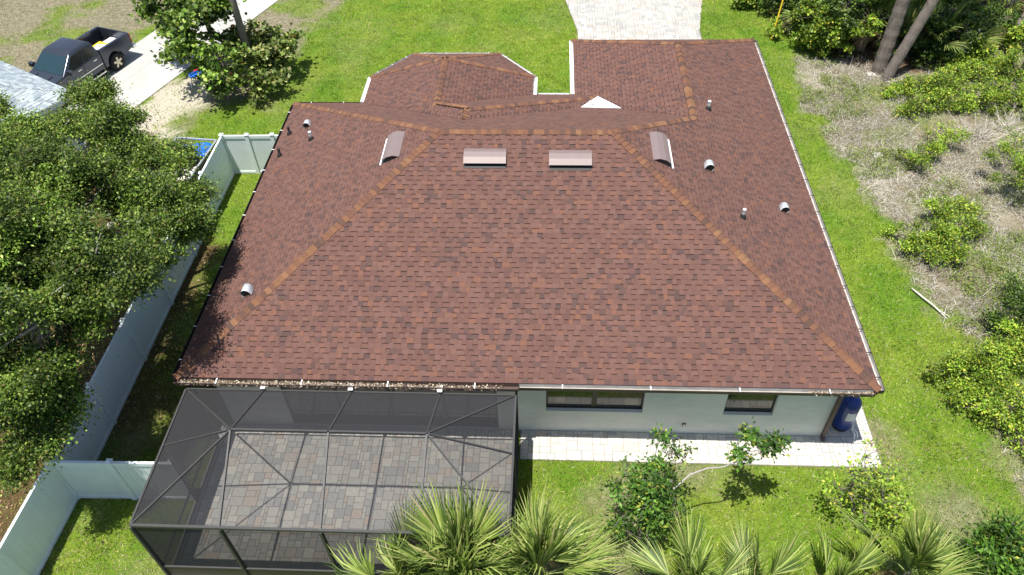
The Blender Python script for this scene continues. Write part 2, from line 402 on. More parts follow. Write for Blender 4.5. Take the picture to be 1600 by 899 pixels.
for k, poly in enumerate(PLANES):
    o, u, v, n = plane_frame(poly, k)
    p2 = [((Vector(p)-o).dot(u), (Vector(p)-o).dot(v)) for p in poly]
    vmax = max(q[1] for q in p2); vmin = min(q[1] for q in p2); row = 0; y = vmin
    while y < vmax-.02:
        for a, b_ in spans(p2, min(y+EXPO*.5, vmax-.005)):
            x = a-random.random()*.1 if False else a
            lastb = False
            while x < b_-.015:
                w = random.choice((.11, .13, .15, .17, .2)); rest = b_-x
                if rest < w+.06: w = rest
                ci = random.choices(range(10), SHW)[0]; band = (not lastb) and random.random() < .86; lastb = band
                th = .0075 if band else random.choice((.0115, .013))
                if k == 0 and nind < 300 and row < 5 and w in (.11, .13, .15, .17, .2):
                    key = (w, ci, band, th)
                    if key not in cache:
                        mb = MB(); tab_mesh(mb, Vector((0, 0, 0)), Vector((1, 0, 0)), Vector((0, 1, 0)), Vector((0, 0, 1)), w-.003, EXPO+.004, th, SHP[ci], band)
                        cache[key] = mb.mesh('shingle')
                    s = obj('shingle', cache[key], M['shingle'], roof)
                    mw = Matrix.Identity(4)
                    for r_ in range(3): mw[r_][0], mw[r_][1], mw[r_][2] = u[r_], v[r_], n[r_]
                    mw.translation = o+u*x+v*y+HL; s.matrix_local = mw; nind += 1
                else:
                    tab_mesh(stuffm, o+u*x+v*y, u, v, n, w-.003, EXPO+.004, th, SHP[ci], band)
                x += w
        y += EXPO; row += 1
tag(hpart(stuffm, 'shingles', M['shingle'], roof), kind='stuff')
# hip and ridge caps
def zoff(a, d): return a
CAPL = [(E(0, 0), RG1, 0, 1), (E(WD, 0), RG2, 0, 2), (RG1, RG2, 0, 3), (E(0, A2), RG1, 1, 3), (GR, RG2, 2, 3), (GA, GR, 2, 4), (E(WD, LG), GA, 2, 5), (E(XG, LG), GA, 4, 5),
        (BA, P1, 6, 8), (P1, P2, 6, 7), (APX, P2, 7, 9), (P3, P2, 6, 9), (E(XB, BD), BA, 6, 10), (E(XB+BFX, BF), BA, 10, 11), (E(BX2-BFX, BF), BA, 11, 12), (E(BX2, BD), BA, 12, 8)]
FR = [plane_frame(p, k) for k, p in enumerate(PLANES)]
capst = MB(); ncap = 0; ccache = {}
for li, (a, b_, k1, k2) in enumerate(CAPL):
    a = Vector(a); b_ = Vector(b_); d = (b_-a).normalized(); Ln = (b_-a).length
    cen = [sum((Vector(q) for q in PLANES[k]), Vector())/len(PLANES[k]) for k in (k1, k2)]
    sd = []
    for k, c_ in zip((k1, k2), cen):
        s_ = FR[k][3].cross(d).normalized()
        if s_.dot(c_-(a+b_)/2) < 0: s_ = -s_
        sd.append(s_)
    up = (FR[k1][3]+FR[k2][3]).normalized()
    nseg = int(Ln/.150); st = Ln/nseg
    for i in range(nseg):
        ci = random.choices(range(6), CAPW)[0]; wob = random.choice((.94, 1, 1.05)); col = CAPP[ci]
        def cap(mb, org):
            hw = .135*wob; ln = st+.06
            p = lambda t_, s_, w_, h: org+d*t_+s_*w_+up*h
            V_ = [p(0, sd[0], hw, .030), p(0, up, 0, .050), p(0, sd[1], hw, .030), p(ln, sd[0], hw, .014), p(ln, up, 0, .024), p(ln, sd[1], hw, .014),
                  p(0, sd[0], hw, .002), p(0, up, 0, .018), p(0, sd[1], hw, .002), p(ln, sd[0], hw, .002), p(ln, sd[1], hw, .002)]
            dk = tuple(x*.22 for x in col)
            mb.add(V_, [(0, 1, 4, 3), (1, 2, 5, 4), (6, 0, 3, 9), (2, 8, 10, 5)], col)
            s0 = len(mb.v)-11
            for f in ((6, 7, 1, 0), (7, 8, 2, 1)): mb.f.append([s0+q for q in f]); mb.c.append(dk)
        org = a+d*(i*st)
        if ncap < 300 and li < 7:
            key = (li, ci, wob)
            if key not in ccache:
                mb = MB(); cap(mb, Vector((0, 0, 0))); ccache[key] = mb.mesh('ridge_cap')
            obj('ridge_cap', ccache[key], M['shingle'], roof, org+HL); ncap += 1
        else: cap(capst, org)
tag(hpart(capst, 'ridge_caps', M['shingle'], roof), kind='stuff')
mb = MB(); q = [Vector(p) for p in (ML, MR, APX)]
mb.add([p+Vector((0, 0, .035)) for p in q]+[p-Vector((0, 0, .03)) for p in q], [(0, 1, 2), (3, 5, 4), (0, 3, 4, 1), (1, 4, 5, 2), (2, 5, 3, 0)])
hpart(mb, 'valley_membrane', M['membrane'])['label'] = 'white triangular membrane in the roof valley'
# walls
FOOT = [(OV, OV), (WD-OV, OV), (WD-OV, LG-OV), (XG+OV, LG-OV), (XG+OV, YFE-OV), (BX2-OV, YFE-OV), (BX2-OV, BD-.2), (BX2-BFX-.2, BF-OV), (XB+BFX+.2, BF-OV), (XB+OV, BD-.2), (XB+OV, A2-OV), (OV, A2-OV)]
ZS = H-.22
WINS = [(9.70, 12.37, .99, 2.25), (14.58, 15.93, .97, 2.25)]
DOOR = (2.35, 8.35, .05, 2.3)
wall = MB(); T = .16
OPEN = sorted(WINS+[DOOR])
x = OV
for (x0, x1, z0, z1) in OPEN:
    wall.box(x, x0, OV, OV+T, 0, ZS); wall.box(x0, x1, OV, OV+T, 0, z0); wall.box(x0, x1, OV, OV+T, z1, ZS); x = x1
wall.box(x, WD-OV, OV, OV+T, 0, ZS)
hpart(wall, 'rear_wall', M['stucco'])
wall = MB(); F2 = FOOT[1:]+FOOT[:1]
for i in range(len(F2)-1):
    a, b_ = Vector((*F2[i], 0)), Vector((*F2[i+1], 0)); d = (b_-a).normalized(); nn = Vector((-d.y, d.x, 0))
    if i == 0: a = a+d*(T+.002)
    if i == len(F2)-2: b_ = b_-d*(T+.002)
    q = [a, b_, b_+nn*T, a+nn*T]
    wall.add([p for p in q]+[p+Vector((0, 0, ZS)) for p in q], [(0, 1, 5, 4), (1, 2, 6, 5), (2, 3, 7, 6), (3, 0, 4, 7), (4, 5, 6, 7)])
hpart(wall, 'wall', M['stucco'])
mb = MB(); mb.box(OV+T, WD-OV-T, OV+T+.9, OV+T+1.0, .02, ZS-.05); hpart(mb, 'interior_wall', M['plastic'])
for i, (x0, x1, z0, z1) in enumerate(WINS):
    fr = MB(); yf = OV+.10; fw = .055
    fr.box(x0, x1, yf, yf+.05, z0, z0+fw); fr.box(x0, x1, yf, yf+.05, z1-fw, z1)
    fr.box(x0, x0+fw, yf, yf+.05, z0+fw, z1-fw); fr.box(x1-fw, x1, yf, yf+.05, z0+fw, z1-fw)
    if i == 0: fr.box((x0+x1)/2-.07, (x0+x1)/2+.07, yf-.01, yf+.05, z0+fw, z1-fw)
    w_ = hpart(fr, 'window', M['bronze'])
    for (a, b_) in (((x0, (x0+x1)/2), ((x0+x1)/2, x1)) if i == 0 else ((x0, x1),)):
        gl = MB(); gl.box(a+fw+.002, b_-fw-.002, yf+.012, yf+.024, z0+fw+.001, z1-fw-.001); hpart(gl, 'pane', M['glass'], w_)
    s_ = MB(); s_.box(x0-.0, x1, OV-.012, yf-.002, z0+.002, z0+.022); hpart(s_, 'sill', M['stucco'], w_)
dr = MB(); x0, x1, z0, z1 = DOOR; yf = OV+.06
for i in range(5):
    xx = x0+(x1-x0)*i/4; dr.box(xx-.04, xx+.04, yf-.01, yf+.05, z0, z1)
dr.box(x0, x1, yf, yf+.045, z0, z0+.06); dr.box(x0, x1, yf, yf+.045, z1-.08, z1)
sd_ = hpart(dr, 'sliding_door', M['bronze'])
for i in range(4):
    gl = MB(); gl.box(x0+(x1-x0)*i/4+.042, x0+(x1-x0)*(i+1)/4-.042, yf+.015, yf+.03, z0+.062, z1-.082); hpart(gl, 'pane', M['glass'], sd_)
mb = MB(); mb.box(13.54, 13.63, OV-.035, OV-.001, .40, .53); o_ = hpart(mb, 'outlet_box', M['brown'])
mb = MB(); mb.box(13.555, 13.615, OV-.042, OV-.036, .42, .51); hpart(mb, 'outlet_cover', M['palegrey'], o_)
# soffit, fascia and gutters along each eave (outer line of the roof, counter-clockwise)
EAVES = [E(0, 0), E(WD, 0), E(WD, LG), E(XG, LG), E(XG, YFE), E(BX2, YFE), E(BX2, BD), E(BX2-BFX, BF), E(XB+BFX, BF), E(XB, BD), E(XB, A2), E(0, A2)]
sf = MB()
sf.add([Vector((p[0], p[1], ZS+.012)) for p in EAVES], [tuple(range(len(EAVES)))[::-1]])
hpart(sf, 'soffit', M['white'])
fa = MB()
for i in range(len(EAVES)):
    a, b_ = Vector(EAVES[i]), Vector(EAVES[(i+1) % len(EAVES)]); d = (b_-a).normalized(); nn = Vector((d.y, -d.x, 0))
    fa.add([a+nn*.002+Vector((0, 0, -.215)), b_+nn*.002+Vector((0, 0, -.215)), b_+nn*.002+Vector((0, 0, -.014)), a+nn*.002+Vector((0, 0, -.014)),
            a-nn*.02+Vector((0, 0, -.215)), b_-nn*.02+Vector((0, 0, -.215))], [(0, 1, 2, 3), (0, 4, 5, 1)])
hpart(fa, 'fascia', M['brown'])
def gutter(a, b_, width, outm, inm, hang, hangm, t0=0., t1=0.):
    a, b_ = Vector(a), Vector(b_); d = (b_-a).normalized(); nn = Vector((d.y, -d.x, 0)); a = a+d*t0; b_ = b_-d*t1
    zt, zb = -.024, -.155
    P_ = lambda p, w, z: p+nn*w+Vector((0, 0, z))
    o_ = MB(); i_ = MB()
    prof = [(.006, zb), (width*.9, zb), (width, zt-.03), (width+.008, zt), (width-.008, zt)]
    for p0, p1 in zip(prof[:-1], prof[1:]):
        o_.add([P_(a, *p0), P_(b_, *p0), P_(b_, *p1), P_(a, *p1)], [(0, 1, 2, 3)])
    for e in (a, b_): o_.add([P_(e, *q) for q in prof[:4]]+[P_(e, .006, zt)], [(0, 1, 2, 3, 4)])
    gi = [(width-.010, zt-.002), (width-.012, zt-.03), (width*.86, zb+.012), (.008, zb+.012), (.008, zt+.01)]
    for p0, p1 in zip(gi[:-1], gi[1:]):
        i_.add([P_(a, *p0), P_(b_, *p0), P_(b_, *p1), P_(a, *p1)], [(0, 1, 2, 3)])
    go = hpart(o_, 'gutter', outm); hpart(i_, 'gutter_lining', inm, go)
    Ln = (b_-a).length; n_ = max(1, int(Ln/hang))
    for j in range(n_):
        c_ = a+d*((j+.5)*Ln/n_); hm = MB()
        hm.bar(P_(c_, -.0, zt+.008), P_(c_, width+.006, zt+.008), .03, .006); hpart(hm, 'gutter_hanger', hangm, go)
    return go
gutter(E(0, 0), E(9.0, 0), .17, M['brown'], M['brown'], 2.25, M['white'], 0)
gutter(E(9.0, 0), E(WD, 0), .125, M['brown'], M['dullwhite'], 1.8, M['white'], .004, .12)
gutter(E(WD, 0), E(WD, LG), .14, M['bronze'], M['dullwhite'], .80, M['bronze'])
gutter(E(XG, LG), E(XG, YFE), .15, M['white'], M['white'], .8, M['palegrey'], 0, .1)
gutter(E(XG, YFE), E(BX2, YFE), .14, M['white'], M['white'], .8, M['palegrey'], .2, .2)
gutter(E(BX2, YFE), E(BX2, BD), .14, M['white'], M['white'], .7, M['palegrey'])
gutter(E(BX2, BD), E(BX2-BFX, BF), .12, M['brown'], M['white'], .7, M['palegrey'])
gutter(E(BX2-BFX, BF), E(XB+BFX, BF), .12, M['brown'], M['white'], .7, M['palegrey'])
gutter(E(XB+BFX, BF), E(XB, BD), .12, M['brown'], M['palegrey'], .7, M['palegrey'])
gutter(E(XB, BD), E(XB, A2), .14, M['white'], M['white'], .7, M['palegrey'], 0, .15)
gutter(E(XB, A2), E(0, A2), .11, M['brown'], M['bronze'], .9, M['palegrey'], .15)
gutter(E(0, A2), E(0, 0), .10, M['bronze'], M['bronze'], 1.15, M['white'])
# downspouts
mb = MB(); mb.bar((WD-OV+.02, -.09, H-.17), (WD-OV+.03, OV-.075, H-.50), .10, .08); mb.bar((WD-OV+.03, OV-.065, H-.46), (WD-OV+.03, OV-.065, .12), .10, .08, upv=(0, 1, 0)); mb.bar((WD-OV+.03, OV-.065, .14), (WD-OV+.03, OV-.19, .06), .10, .08)
hpart(mb, 'downspout', M['brown'])
mb = MB(); mb.bar((BX2+.3, YFE+.2, H-.10), (BX2+1.0, YFE+.2, H-.10), .06, .06); mb.bar((BX2+.2, YFE+.2, H-.1), (BX2+.2, YFE+.2, .1), .1, .1)
hpart(mb, 'downspout', M['bronze'])
# leaf litter in the wide rear gutter
n_ = 2600; lx = RNG.uniform(.1, 8.6, n_); ly = RNG.uniform(-.175, -.02, n_); lz = H-.085+RNG.uniform(-.03, .03, n_)
keep = RNG.random(n_) < np.clip(1.4-lx/9, .25, 1)
x2 = RNG.uniform(16.3, 17.9, 260); lx = np.concatenate([lx[keep], x2]); ly = np.concatenate([ly[keep], RNG.uniform(-.12, -.02, 260)]); lz = np.concatenate([lz[keep], H-.1+RNG.uniform(-.02, .03, 260)])
def leaf_quads(Pc, L_, W_, up=.5, seed=0, cup=.15, dirs=None):
    r = np.random.default_rng(seed); n = len(Pc)
    nrm = r.normal(size=(n, 3)); nrm /= np.linalg.norm(nrm, axis=1)[:, None]; nrm[:, 2] = np.abs(nrm[:, 2])
    nrm = nrm*(1-up)+np.array([0, 0, 1.])*up; nrm /= np.linalg.norm(nrm, axis=1)[:, None]
    a = r.normal(size=(n, 3)) if dirs is None else dirs+.35*r.normal(size=(n, 3))
    a -= nrm*(a*nrm).sum(1)[:, None]; a /= np.linalg.norm(a, axis=1)[:, None]
    b = np.cross(nrm, a); s = r.uniform(.65, 1.3, n)[:, None]
    Vv = np.stack([Pc-a*s*L_/2, Pc+b*s*W_/2+nrm*cup*W_, Pc+a*s*L_/2, Pc-b*s*W_/2+nrm*cup*W_], 1).reshape(-1, 3)
    return Vv, np.arange(4*n).reshape(-1, 4)
def pick(pal, wts, n, seed, jit=.18):
    r = np.random.default_rng(seed); pal = np.array(pal); w = np.array(wts, float); w /= w.sum()
    return pal[r.choice(len(pal), n, p=w)]*np.clip(1+jit*r.normal(size=(n, 1)), .4, 1.8)
Pc = np.stack([lx, ly, lz], 1)+np.array(HL)
V, Fq = leaf_quads(Pc, .055, .03, .4, 5)
tag(obj('gutter_leaf_litter', np_mesh('gutter_leaf_litter', V, Fq, pick([(.4, .32, .22), (.26, .19, .13), (.55, .49, .4), (.12, .09, .07)], [3, 3, 2, 2], len(Pc), 6)), M['litter'], house), kind='stuff')
# roof vents
def rot_frame(o, u, v, n):
    mw = Matrix.Identity(4)
    for r_ in range(3): mw[r_][0], mw[r_][1], mw[r_][2] = u[r_], v[r_], n[r_]
    mw.translation = Vector(o)+HL; return mw
def slope_vent(k, pos, ln):
    o, u, v, n = FR[k]; mw = rot_frame(pos, u, v, n)
    mb = MB(); w = .36
    pr = [(-.10, .0), (-.10, .03), (w-.30, .16), (w-.16, .17), (w+.02, .018), (w+.02, 0)]
    top = [(-.15, .135), (.04, .165), (w-.14, .135), (w+.02, .02), (w+.01, .012), (w-.15, .12), (.04, .15), (-.145, .12)]
    mb.prism([(q[0], q[1]) for q in top], -ln/2, ln/2, 'x')
    ob = mb.build('ridge_vent', M['ventlid'], house); ob.matrix_local = mw
    b2 = MB(); b2.prism([(-.24, 0), (-.24, .02), (-.06, .03), (-.04, .13), (.04, .148), (w-.15, .118), (w-.02, .01), (w-.02, 0)], -ln/2+.012, ln/2-.012, 'x')
    o2 = b2.build('vent_body', M['plastic'], ob)
    if k: b3 = MB(); b3.box(-ln/2-.03, ln/2+.03, -.29, -.245, .012, .04); b3.build('vent_flashing', M['white'], ob)
    return ob
def slope_pt(k, x, y):
    o, u, v, n = FR[k]; return (x, y, o.z-((x-o.x)*n.x+(y-o.y)*n.y)/n.z)
slope_vent(0, slope_pt(0, 7.90, 5.68), 1.2); slope_vent(0, slope_pt(0, 10.30, 5.64), 1.2)
slope_vent(1, slope_pt(1, 5.05, 6.66), 1.25); slope_vent(2, slope_pt(2, 12.98, 6.6), 1.35)
def hood_vent(k, x, y, s=1.0, ang=0):
    p = Vector(slope_pt(k, x, y)); o, u, v, n = FR[k]
    v = (Vector((0, 1, 0))-n*n.y).normalized(); u = v.cross(n); mw = rot_frame(p, u, v, n)
    f = MB(); f.box(-.17*s, .17*s, -.17*s, .19*s, .011, .019); fo = f.build('hood_vent', M['deck'], house); fo.matrix_local = mw
    h = MB()                                # a hood: half barrel lying along the slope
    pr = [(.15*s*math.cos(t_), .13*s+.14*s*math.sin(t_)) for t_ in [math.pi*i/12 for i in range(13)]]
    pr = [(.15*s, .02)]+pr+[(-.15*s, .02)]
    inn = [(q[0]*.9, q[1]*.93) for q in pr[::-1]]
    n_ = len(pr)
    Vh = [(q[0], -.15*s, q[1]) for q in pr]+[(q[0], .16*s, q[1]) for q in pr]
    h.add(Vh, [(i, i+1, i+1+n_, i+n_) for i in range(n_-1)]+[tuple(range(n_, 2*n_))])
    h.build('vent_hood', M['hood'], fo, True)
    d_ = MB(); d_.prism([(q[0]*.93, q[1]*.95) for q in pr], -.11*s, -.10*s, 'y'); d_.build('vent_mouth', M['plastic'], fo)
for k, x, y, s in ((1, 1.52, 2.35, .9), (1, 1.22, 10.66, .75), (2, 14.4, 6.72, .85), (2, 16.75, 6.2, .8)): hood_vent(k, x, y, s)
def pipe_vent(k, x, y, r=.045, hh=.30, m_='plastic'):
    p = Vector(slope_pt(k, x, y))
    f = MB(); f.tube([p-Vector((0, 0, .05)), p+Vector((0, 0, hh))], r, 12); po = hpart(f, 'vent_pipe', M[m_], None, True)
    c_ = MB(); c_.lathe([(r+.06, -.03), (r+.05, .04), (r+.012, .10), (r+.004, .13)], p, 14); hpart(c_, 'pipe_boot', M['plastic'], po, True)
    c_ = MB(); c_.lathe([(r+.008, hh-.04), (r+.008, hh+.005), (r*.3, hh+.01)], p, 12); hpart(c_, 'pipe_cap', M['palegrey'] if m_ != 'plastic' else M['plastic'], po, True)
pipe_vent(1, .46, 10.7); pipe_vent(1, 1.62, 9.55, .05, .32, 'galv'); pipe_vent(1, .44, 9.4)
pipe_vent(2, 14.95, 10.3, .05, .32, 'galv'); pipe_vent(2, 15.22, 4.96, .045, .3, 'galv')
mb = MB(); mb.lathe([(.09, 0), (.09, .10), (.11, .12), (.11, .18), (.02, .2)], (11.18, 11.95, 3.58), 12); hpart(mb, 'vent_cap', M['palegrey'], None, True)

# ------------------------------------------------------------------ pavers
PV = [lin(*c) for c in ((178, 175, 168), (187, 183, 175), (170, 168, 163), (193, 188, 177), (180, 171, 161), (163, 161, 158), (184, 170, 157))]
PVW = [.25, .2, .2, .12, .1, .09, .04]
def ashlar(x0, x1, y0, y1, unit, seed, big_=True):
    r = random.Random(seed); nx_ = int(round((x1-x0)/unit)); ny_ = int(round((y1-y0)/unit)); ux = (x1-x0)/nx_; uy = (y1-y0)/ny_
    used = [[False]*nx_ for _ in range(ny_)]; out = []
    sizes = [(3, 2), (2, 3), (3, 3), (2, 2), (4, 3)] if big_ else [(2, 1), (2, 2), (3, 2), (1, 2)]
    for j in range(ny_):
        for i in range(nx_):
            if used[j][i]: continue
            opts = r.sample(sizes, len(sizes))+[(2, 1), (1, 2), (1, 1)]
            for a, b_ in opts:
                if i+a <= nx_ and j+b_ <= ny_ and not any(used[j+q][i+p] for q in range(b_) for p in range(a)):
                    for q in range(b_):
                        for p in range(a): used[j+q][i+p] = True
                    out.append((x0+i*ux, x0+(i+a)*ux, y0+j*uy, y0+(j+b_)*uy)); break
    return out
def lay(rects, parent, seed, zt=.035, pal=PV, wts=PVW, gap=.006, keepfn=None):
    r = random.Random(seed)
    if keepfn: rects = [q for q in rects if keepfn((q[0]+q[1])/2, (q[2]+q[3])/2)]
    rects = sorted(rects, key=lambda q: -((q[1]-q[0])*(q[3]-q[2]))/((q[0]-CAM[0])**2+(q[2]-CAM[1])**2+330))
    cch = {}; rest = MB(); pl = Vector(parent.location)
    for i, (x0, x1, y0, y1) in enumerate(rects):
        ci = r.choices(range(len(pal)), wts)[0]; w, h = round(x1-x0, 3), round(y1-y0, 3)
        def slab(mb, ox, oy, oz, col):
            a, b_ = w-gap, h-gap; e = .008
            V_ = [(ox+gap/2, oy+gap/2, oz-.03), (ox+a, oy+gap/2, oz-.03), (ox+a, oy+b_, oz-.03), (ox+gap/2, oy+b_, oz-.03),
                  (ox+gap/2, oy+gap/2, oz-e), (ox+a, oy+gap/2, oz-e), (ox+a, oy+b_, oz-e), (ox+gap/2, oy+b_, oz-e),
                  (ox+gap/2+e, oy+gap/2+e, oz), (ox+a-e, oy+gap/2+e, oz), (ox+a-e, oy+b_-e, oz), (ox+gap/2+e, oy+b_-e, oz)]
            mb.add(V_, [(0, 1, 5, 4), (1, 2, 6, 5), (2, 3, 7, 6), (3, 0, 4, 7), (4, 5, 9, 8), (5, 6, 10, 9), (6, 7, 11, 10), (7, 4, 8, 11), (8, 9, 10, 11)], col)
        dz = r.uniform(-.002, .002)
        if i < 300:
            if (w, h, ci) not in cch:
                mb = MB(); slab(mb, 0, 0, 0, pal[ci]); cch[(w, h, ci)] = mb.mesh('paver')
            obj('paver', cch[(w, h, ci)], M['paver'], parent, Vector((x0, y0, zt+dz))-pl)
        else: slab(rest, x0-pl.x, y0-pl.y, zt+dz-pl.z, pal[ci])
    if rest.v: tag(rest.build('pavers', M['paver'], parent), kind='stuff')
def base_sheet(name, poly, z, material):
    mb = MB(); mb.add([(x, y, z) for x, y in poly]+[(x, y, -.05) for x, y in poly], [tuple(range(len(poly)))]+[(i, i+len(poly), (i+1) % len(poly)+len(poly), (i+1) % len(poly)) for i in range(len(poly))])
    o = mb.build(name, material); return tag(o, kind='structure')
CX0, CX1, CY0 = .30, 8.93, -4.02
pt = base_sheet('patio', [(CX0+.11, CY0+.1), (CX1-.02, CY0+.1), (CX1-.02, OV-.002), (CX0+.11, OV-.002)], .022, M['sandjoint'])
lay(ashlar(CX0+.12, CX1-.03, CY0+.11, OV-.004, .094, 3), pt, 4, pal=[tuple(min(.9, x*1.2) for x in c_) for c_ in PV])
wk = base_sheet('walkway', [(CX1+.05, -.40), (18.93, -.42), (18.95, 9.0), (WD-OV+.004, 9.0), (WD-OV+.004, OV-.002), (CX1+.05, OV-.002)], .022, M['sandjoint'])
PV2 = [tuple(min(.9, x*1.12) for x in c_) for c_ in PV]
lay(ashlar(CX1+.06, 18.92, -.39, OV-.006, .108, 8)+ashlar(WD-OV+.01, 18.92, OV, 8.9, .108, 9), wk, 10, pal=PV2)
dpoly = GPX([(884, -6), (903, 30), (903, 75), (1096, 75), (1088, 25), (1070, -6)]); dx0, dx1 = 11.02, 17.05
dw = base_sheet('paver_driveway', [(dx0, LG-OV), (dx1+.1, LG-OV), (dx1+.1, 24.5), (dx1+.6, 28), (dx1+1.6, 33), (dx0-1.6, 33), (dx0-.6, 28), (dx0, 24.5)], .018, M['sandjoint'])
dpl = [(dx0, LG-OV), (dx1+.1, LG-OV), (dx1+.1, 24.5), (dx1+.6, 28), (dx1+1.6, 33), (dx0-1.6, 33), (dx0-.6, 28), (dx0, 24.5)]
def dclip(q):                              # cut the pavers along the drive's flaring edges
    y = (q[2]+q[3])/2; fl = np.interp(y, [24.5, 28, 33], [0, .6, 1.6]); a, b_ = max(q[0], dx0-fl+.02), min(q[1], dx1+.08+fl)
    return (a, b_, q[2], q[3]) if b_-a > .05 else None
lay([q for q in map(dclip, ashlar(dx0-1.6, dx1+1.7, 22.2, 32.9, .15, 12, False)) if q], dw, 13, pal=[tuple(x*.86 for x in c_) for c_ in PV], zt=.03)
# concrete driveway of the neighbour: slabs with joints
dv = Vector((.337, .941, 0)).normalized(); dn = Vector((dv.y, -dv.x, 0)); d0 = Vector((-9.23, 16.95, 0))
cb = base_sheet('concrete_driveway', [tuple((d0+dv*a+dn*b_)[:2]) for a, b_ in ((-5, 0), (45, 0), (45, -4.15), (-5, -4.15))], .012, M['sandjoint'])
for i in range(-1, 9):
    for j in range(2):
        a0, a1, b0, b1 = i*4.2+.7, i*4.2+4.885, -4.14+j*2.07+.006, -4.14+(j+1)*2.07-.006
        q = [d0+dv*a+dn*b_ for a, b_ in ((a0, b0), (a1, b0), (a1, b1), (a0, b1))]
        mb = MB(); mb.add([p+Vector((0, 0, -.02)) for p in q]+[p+Vector((0, 0, .035)) for p in q], [(4, 7, 6, 5), (0, 1, 5, 4), (1, 2, 6, 5), (2, 3, 7, 6), (3, 0, 4, 7)])
        mb.f = [f[::-1] for f in mb.f]; mb.build('slab', M['concrete'], cb)

# ------------------------------------------------------------------ screen enclosure
cage = empty('screen_enclosure', (CX0, CY0, 0), 'dark bronze screened patio enclosure with hipped screen roof behind the house', 'screen enclosure')
CL = -Vector((CX0, CY0, 0)); ZE, ZR, YR = 2.72, 3.50, -1.92; XN = [2.22, 4.58, 6.92]; YH = -.21
XE = [2.36, 4.68, 6.90]
def cpart(mb, name, material, parent=None):
    mb.v = [tuple(Vector(p)+CL) for p in mb.v]; return mb.build(name, material, parent or cage)
Pt = lambda x, y, z: Vector((x, y, z))
NN = [Pt(x, YR, ZR) for x in XN]; FE = [Pt(CX0, CY0, ZE)]+[Pt(x, CY0, ZE) for x in XE]+[Pt(CX1, CY0, ZE)]
HS = [Pt(CX0, YH, ZE+.03)]+[Pt(x, YH, ZE+.03) for x in (2.36, 4.66, 6.98)]+[Pt(CX1, YH, ZE+.03)]
LE, RE = Pt(CX0, YR, ZE), Pt(CX1, YR, ZE)
bars = [(NN[0], NN[1], .07, .10), (NN[1], NN[2], .07, .10), (FE[0], FE[4], .09, .10), (FE[0], HS[0], .07, .10), (FE[4], HS[4], .07, .10), (HS[0], HS[4], .06, .08),
        (NN[0], FE[1], .06, .11), (NN[1], FE[2], .06, .11), (NN[2], FE[3], .06, .11), (NN[0], HS[1], .06, .08), (NN[1], HS[2], .06, .08), (NN[2], HS[3], .06, .08),
        (NN[0], FE[0], .05, .08), (NN[0], HS[0], .05, .08), (NN[0], LE, .05, .08), (NN[2], FE[4], .05, .08), (NN[2], HS[4], .05, .08), (NN[2], RE, .05, .08)]
for a, b_, w, h in bars:
    mb = MB(); d = (b_-a).normalized(); mb.bar(a+d*.02, b_-d*.02, w*.7, h*.75); cpart(mb, 'beam', M['cagebar'])
for p in FE+[LE, RE]:
    mb = MB(); mb.box(p.x-.03, p.x+.03, p.y-.05, p.y+.05, .03, ZE-.05); cpart(mb, 'post', M['cagebar'])
for x in (CX0, CX1):
    mb = MB(); mb.box(x-.03, x+.03, YH+.17, YH+.23, .03, ZE-.02); cpart(mb, 'post', M['cagebar'])
    for a, b_ in ((CY0+.05, YR-.05), (YR+.05, YH+.17)):
        mb = MB(); mb.bar((x, a, .62), (x, b_, .62), .045, .05); cpart(mb, 'chair_rail', M['cagebar'])
        mb = MB(); mb.bar((x, a, .06), (x, b_, .06), .045, .05); cpart(mb, 'base_rail', M['cagebar'])
fx = [CX0]+XE+[CX1]
for a, b_ in zip(fx[:-1], fx[1:]):
    mb = MB(); mb.bar((a+.03, CY0, .62), (b_-.03, CY0, .62), .05, .06); cpart(mb, 'chair_rail', M['cagebar'])
    mb = MB(); mb.bar((a+.03, CY0, .06), (b_-.03, CY0, .06), .05, .05); cpart(mb, 'base_rail', M['cagebar'])
    mb = MB(); mb.box(a+.032, b_-.032, CY0-.006, CY0+.006, .088, .588); cpart(mb, 'kick_plate', M['bronze'])
def panel(*ps):
    mb = MB(); mb.add(ps, [tuple(range(len(ps)))]); cpart(mb, 'screen_panel', M['screen'])
FE_ = FE
panel(FE_[1], FE_[2], NN[1], NN[0]); panel(FE_[2], FE_[3], NN[2], NN[1]); panel(FE_[0], FE_[1], NN[0]); panel(FE_[3], FE_[4], NN[2])
panel(HS[1], NN[0], NN[1], HS[2]); panel(HS[2], NN[1], NN[2], HS[3]); panel(HS[0], NN[0], HS[1]); panel(HS[3], NN[2], HS[4])
panel(FE_[0], NN[0], LE); panel(LE, NN[0], HS[0]); panel(FE_[4], RE, NN[2]); panel(RE, HS[4], NN[2])
for a, b_ in zip(fx[:-1], fx[1:]): panel((a, CY0+.012, .62), (b_, CY0+.012, .62), (b_, CY0+.012, ZE), (a, CY0+.012, ZE))
for x in (CX0, CX1):
    for a, b_ in ((CY0, YR), (YR, YH+.2)): panel((x, a, .06), (x, b_, .06), (x, b_, ZE), (x, a, ZE))
mb = MB(); mb.box(CX0-.07, CX0+.10, CY0-.08, OV-.02, -.03, .055); mb.box(CX0+.102, CX1+.06, CY0-.08, CY0+.09, -.03, .052); cpart(mb, 'footing', M['concrete'])
for x in (2.36, 4.66, 6.98):
    mb = MB(); mb.box(x-.06, x+.06, YH-.03, -.02, ZE+.14, ZE+.165); cpart(mb, 'strap', M['white'])

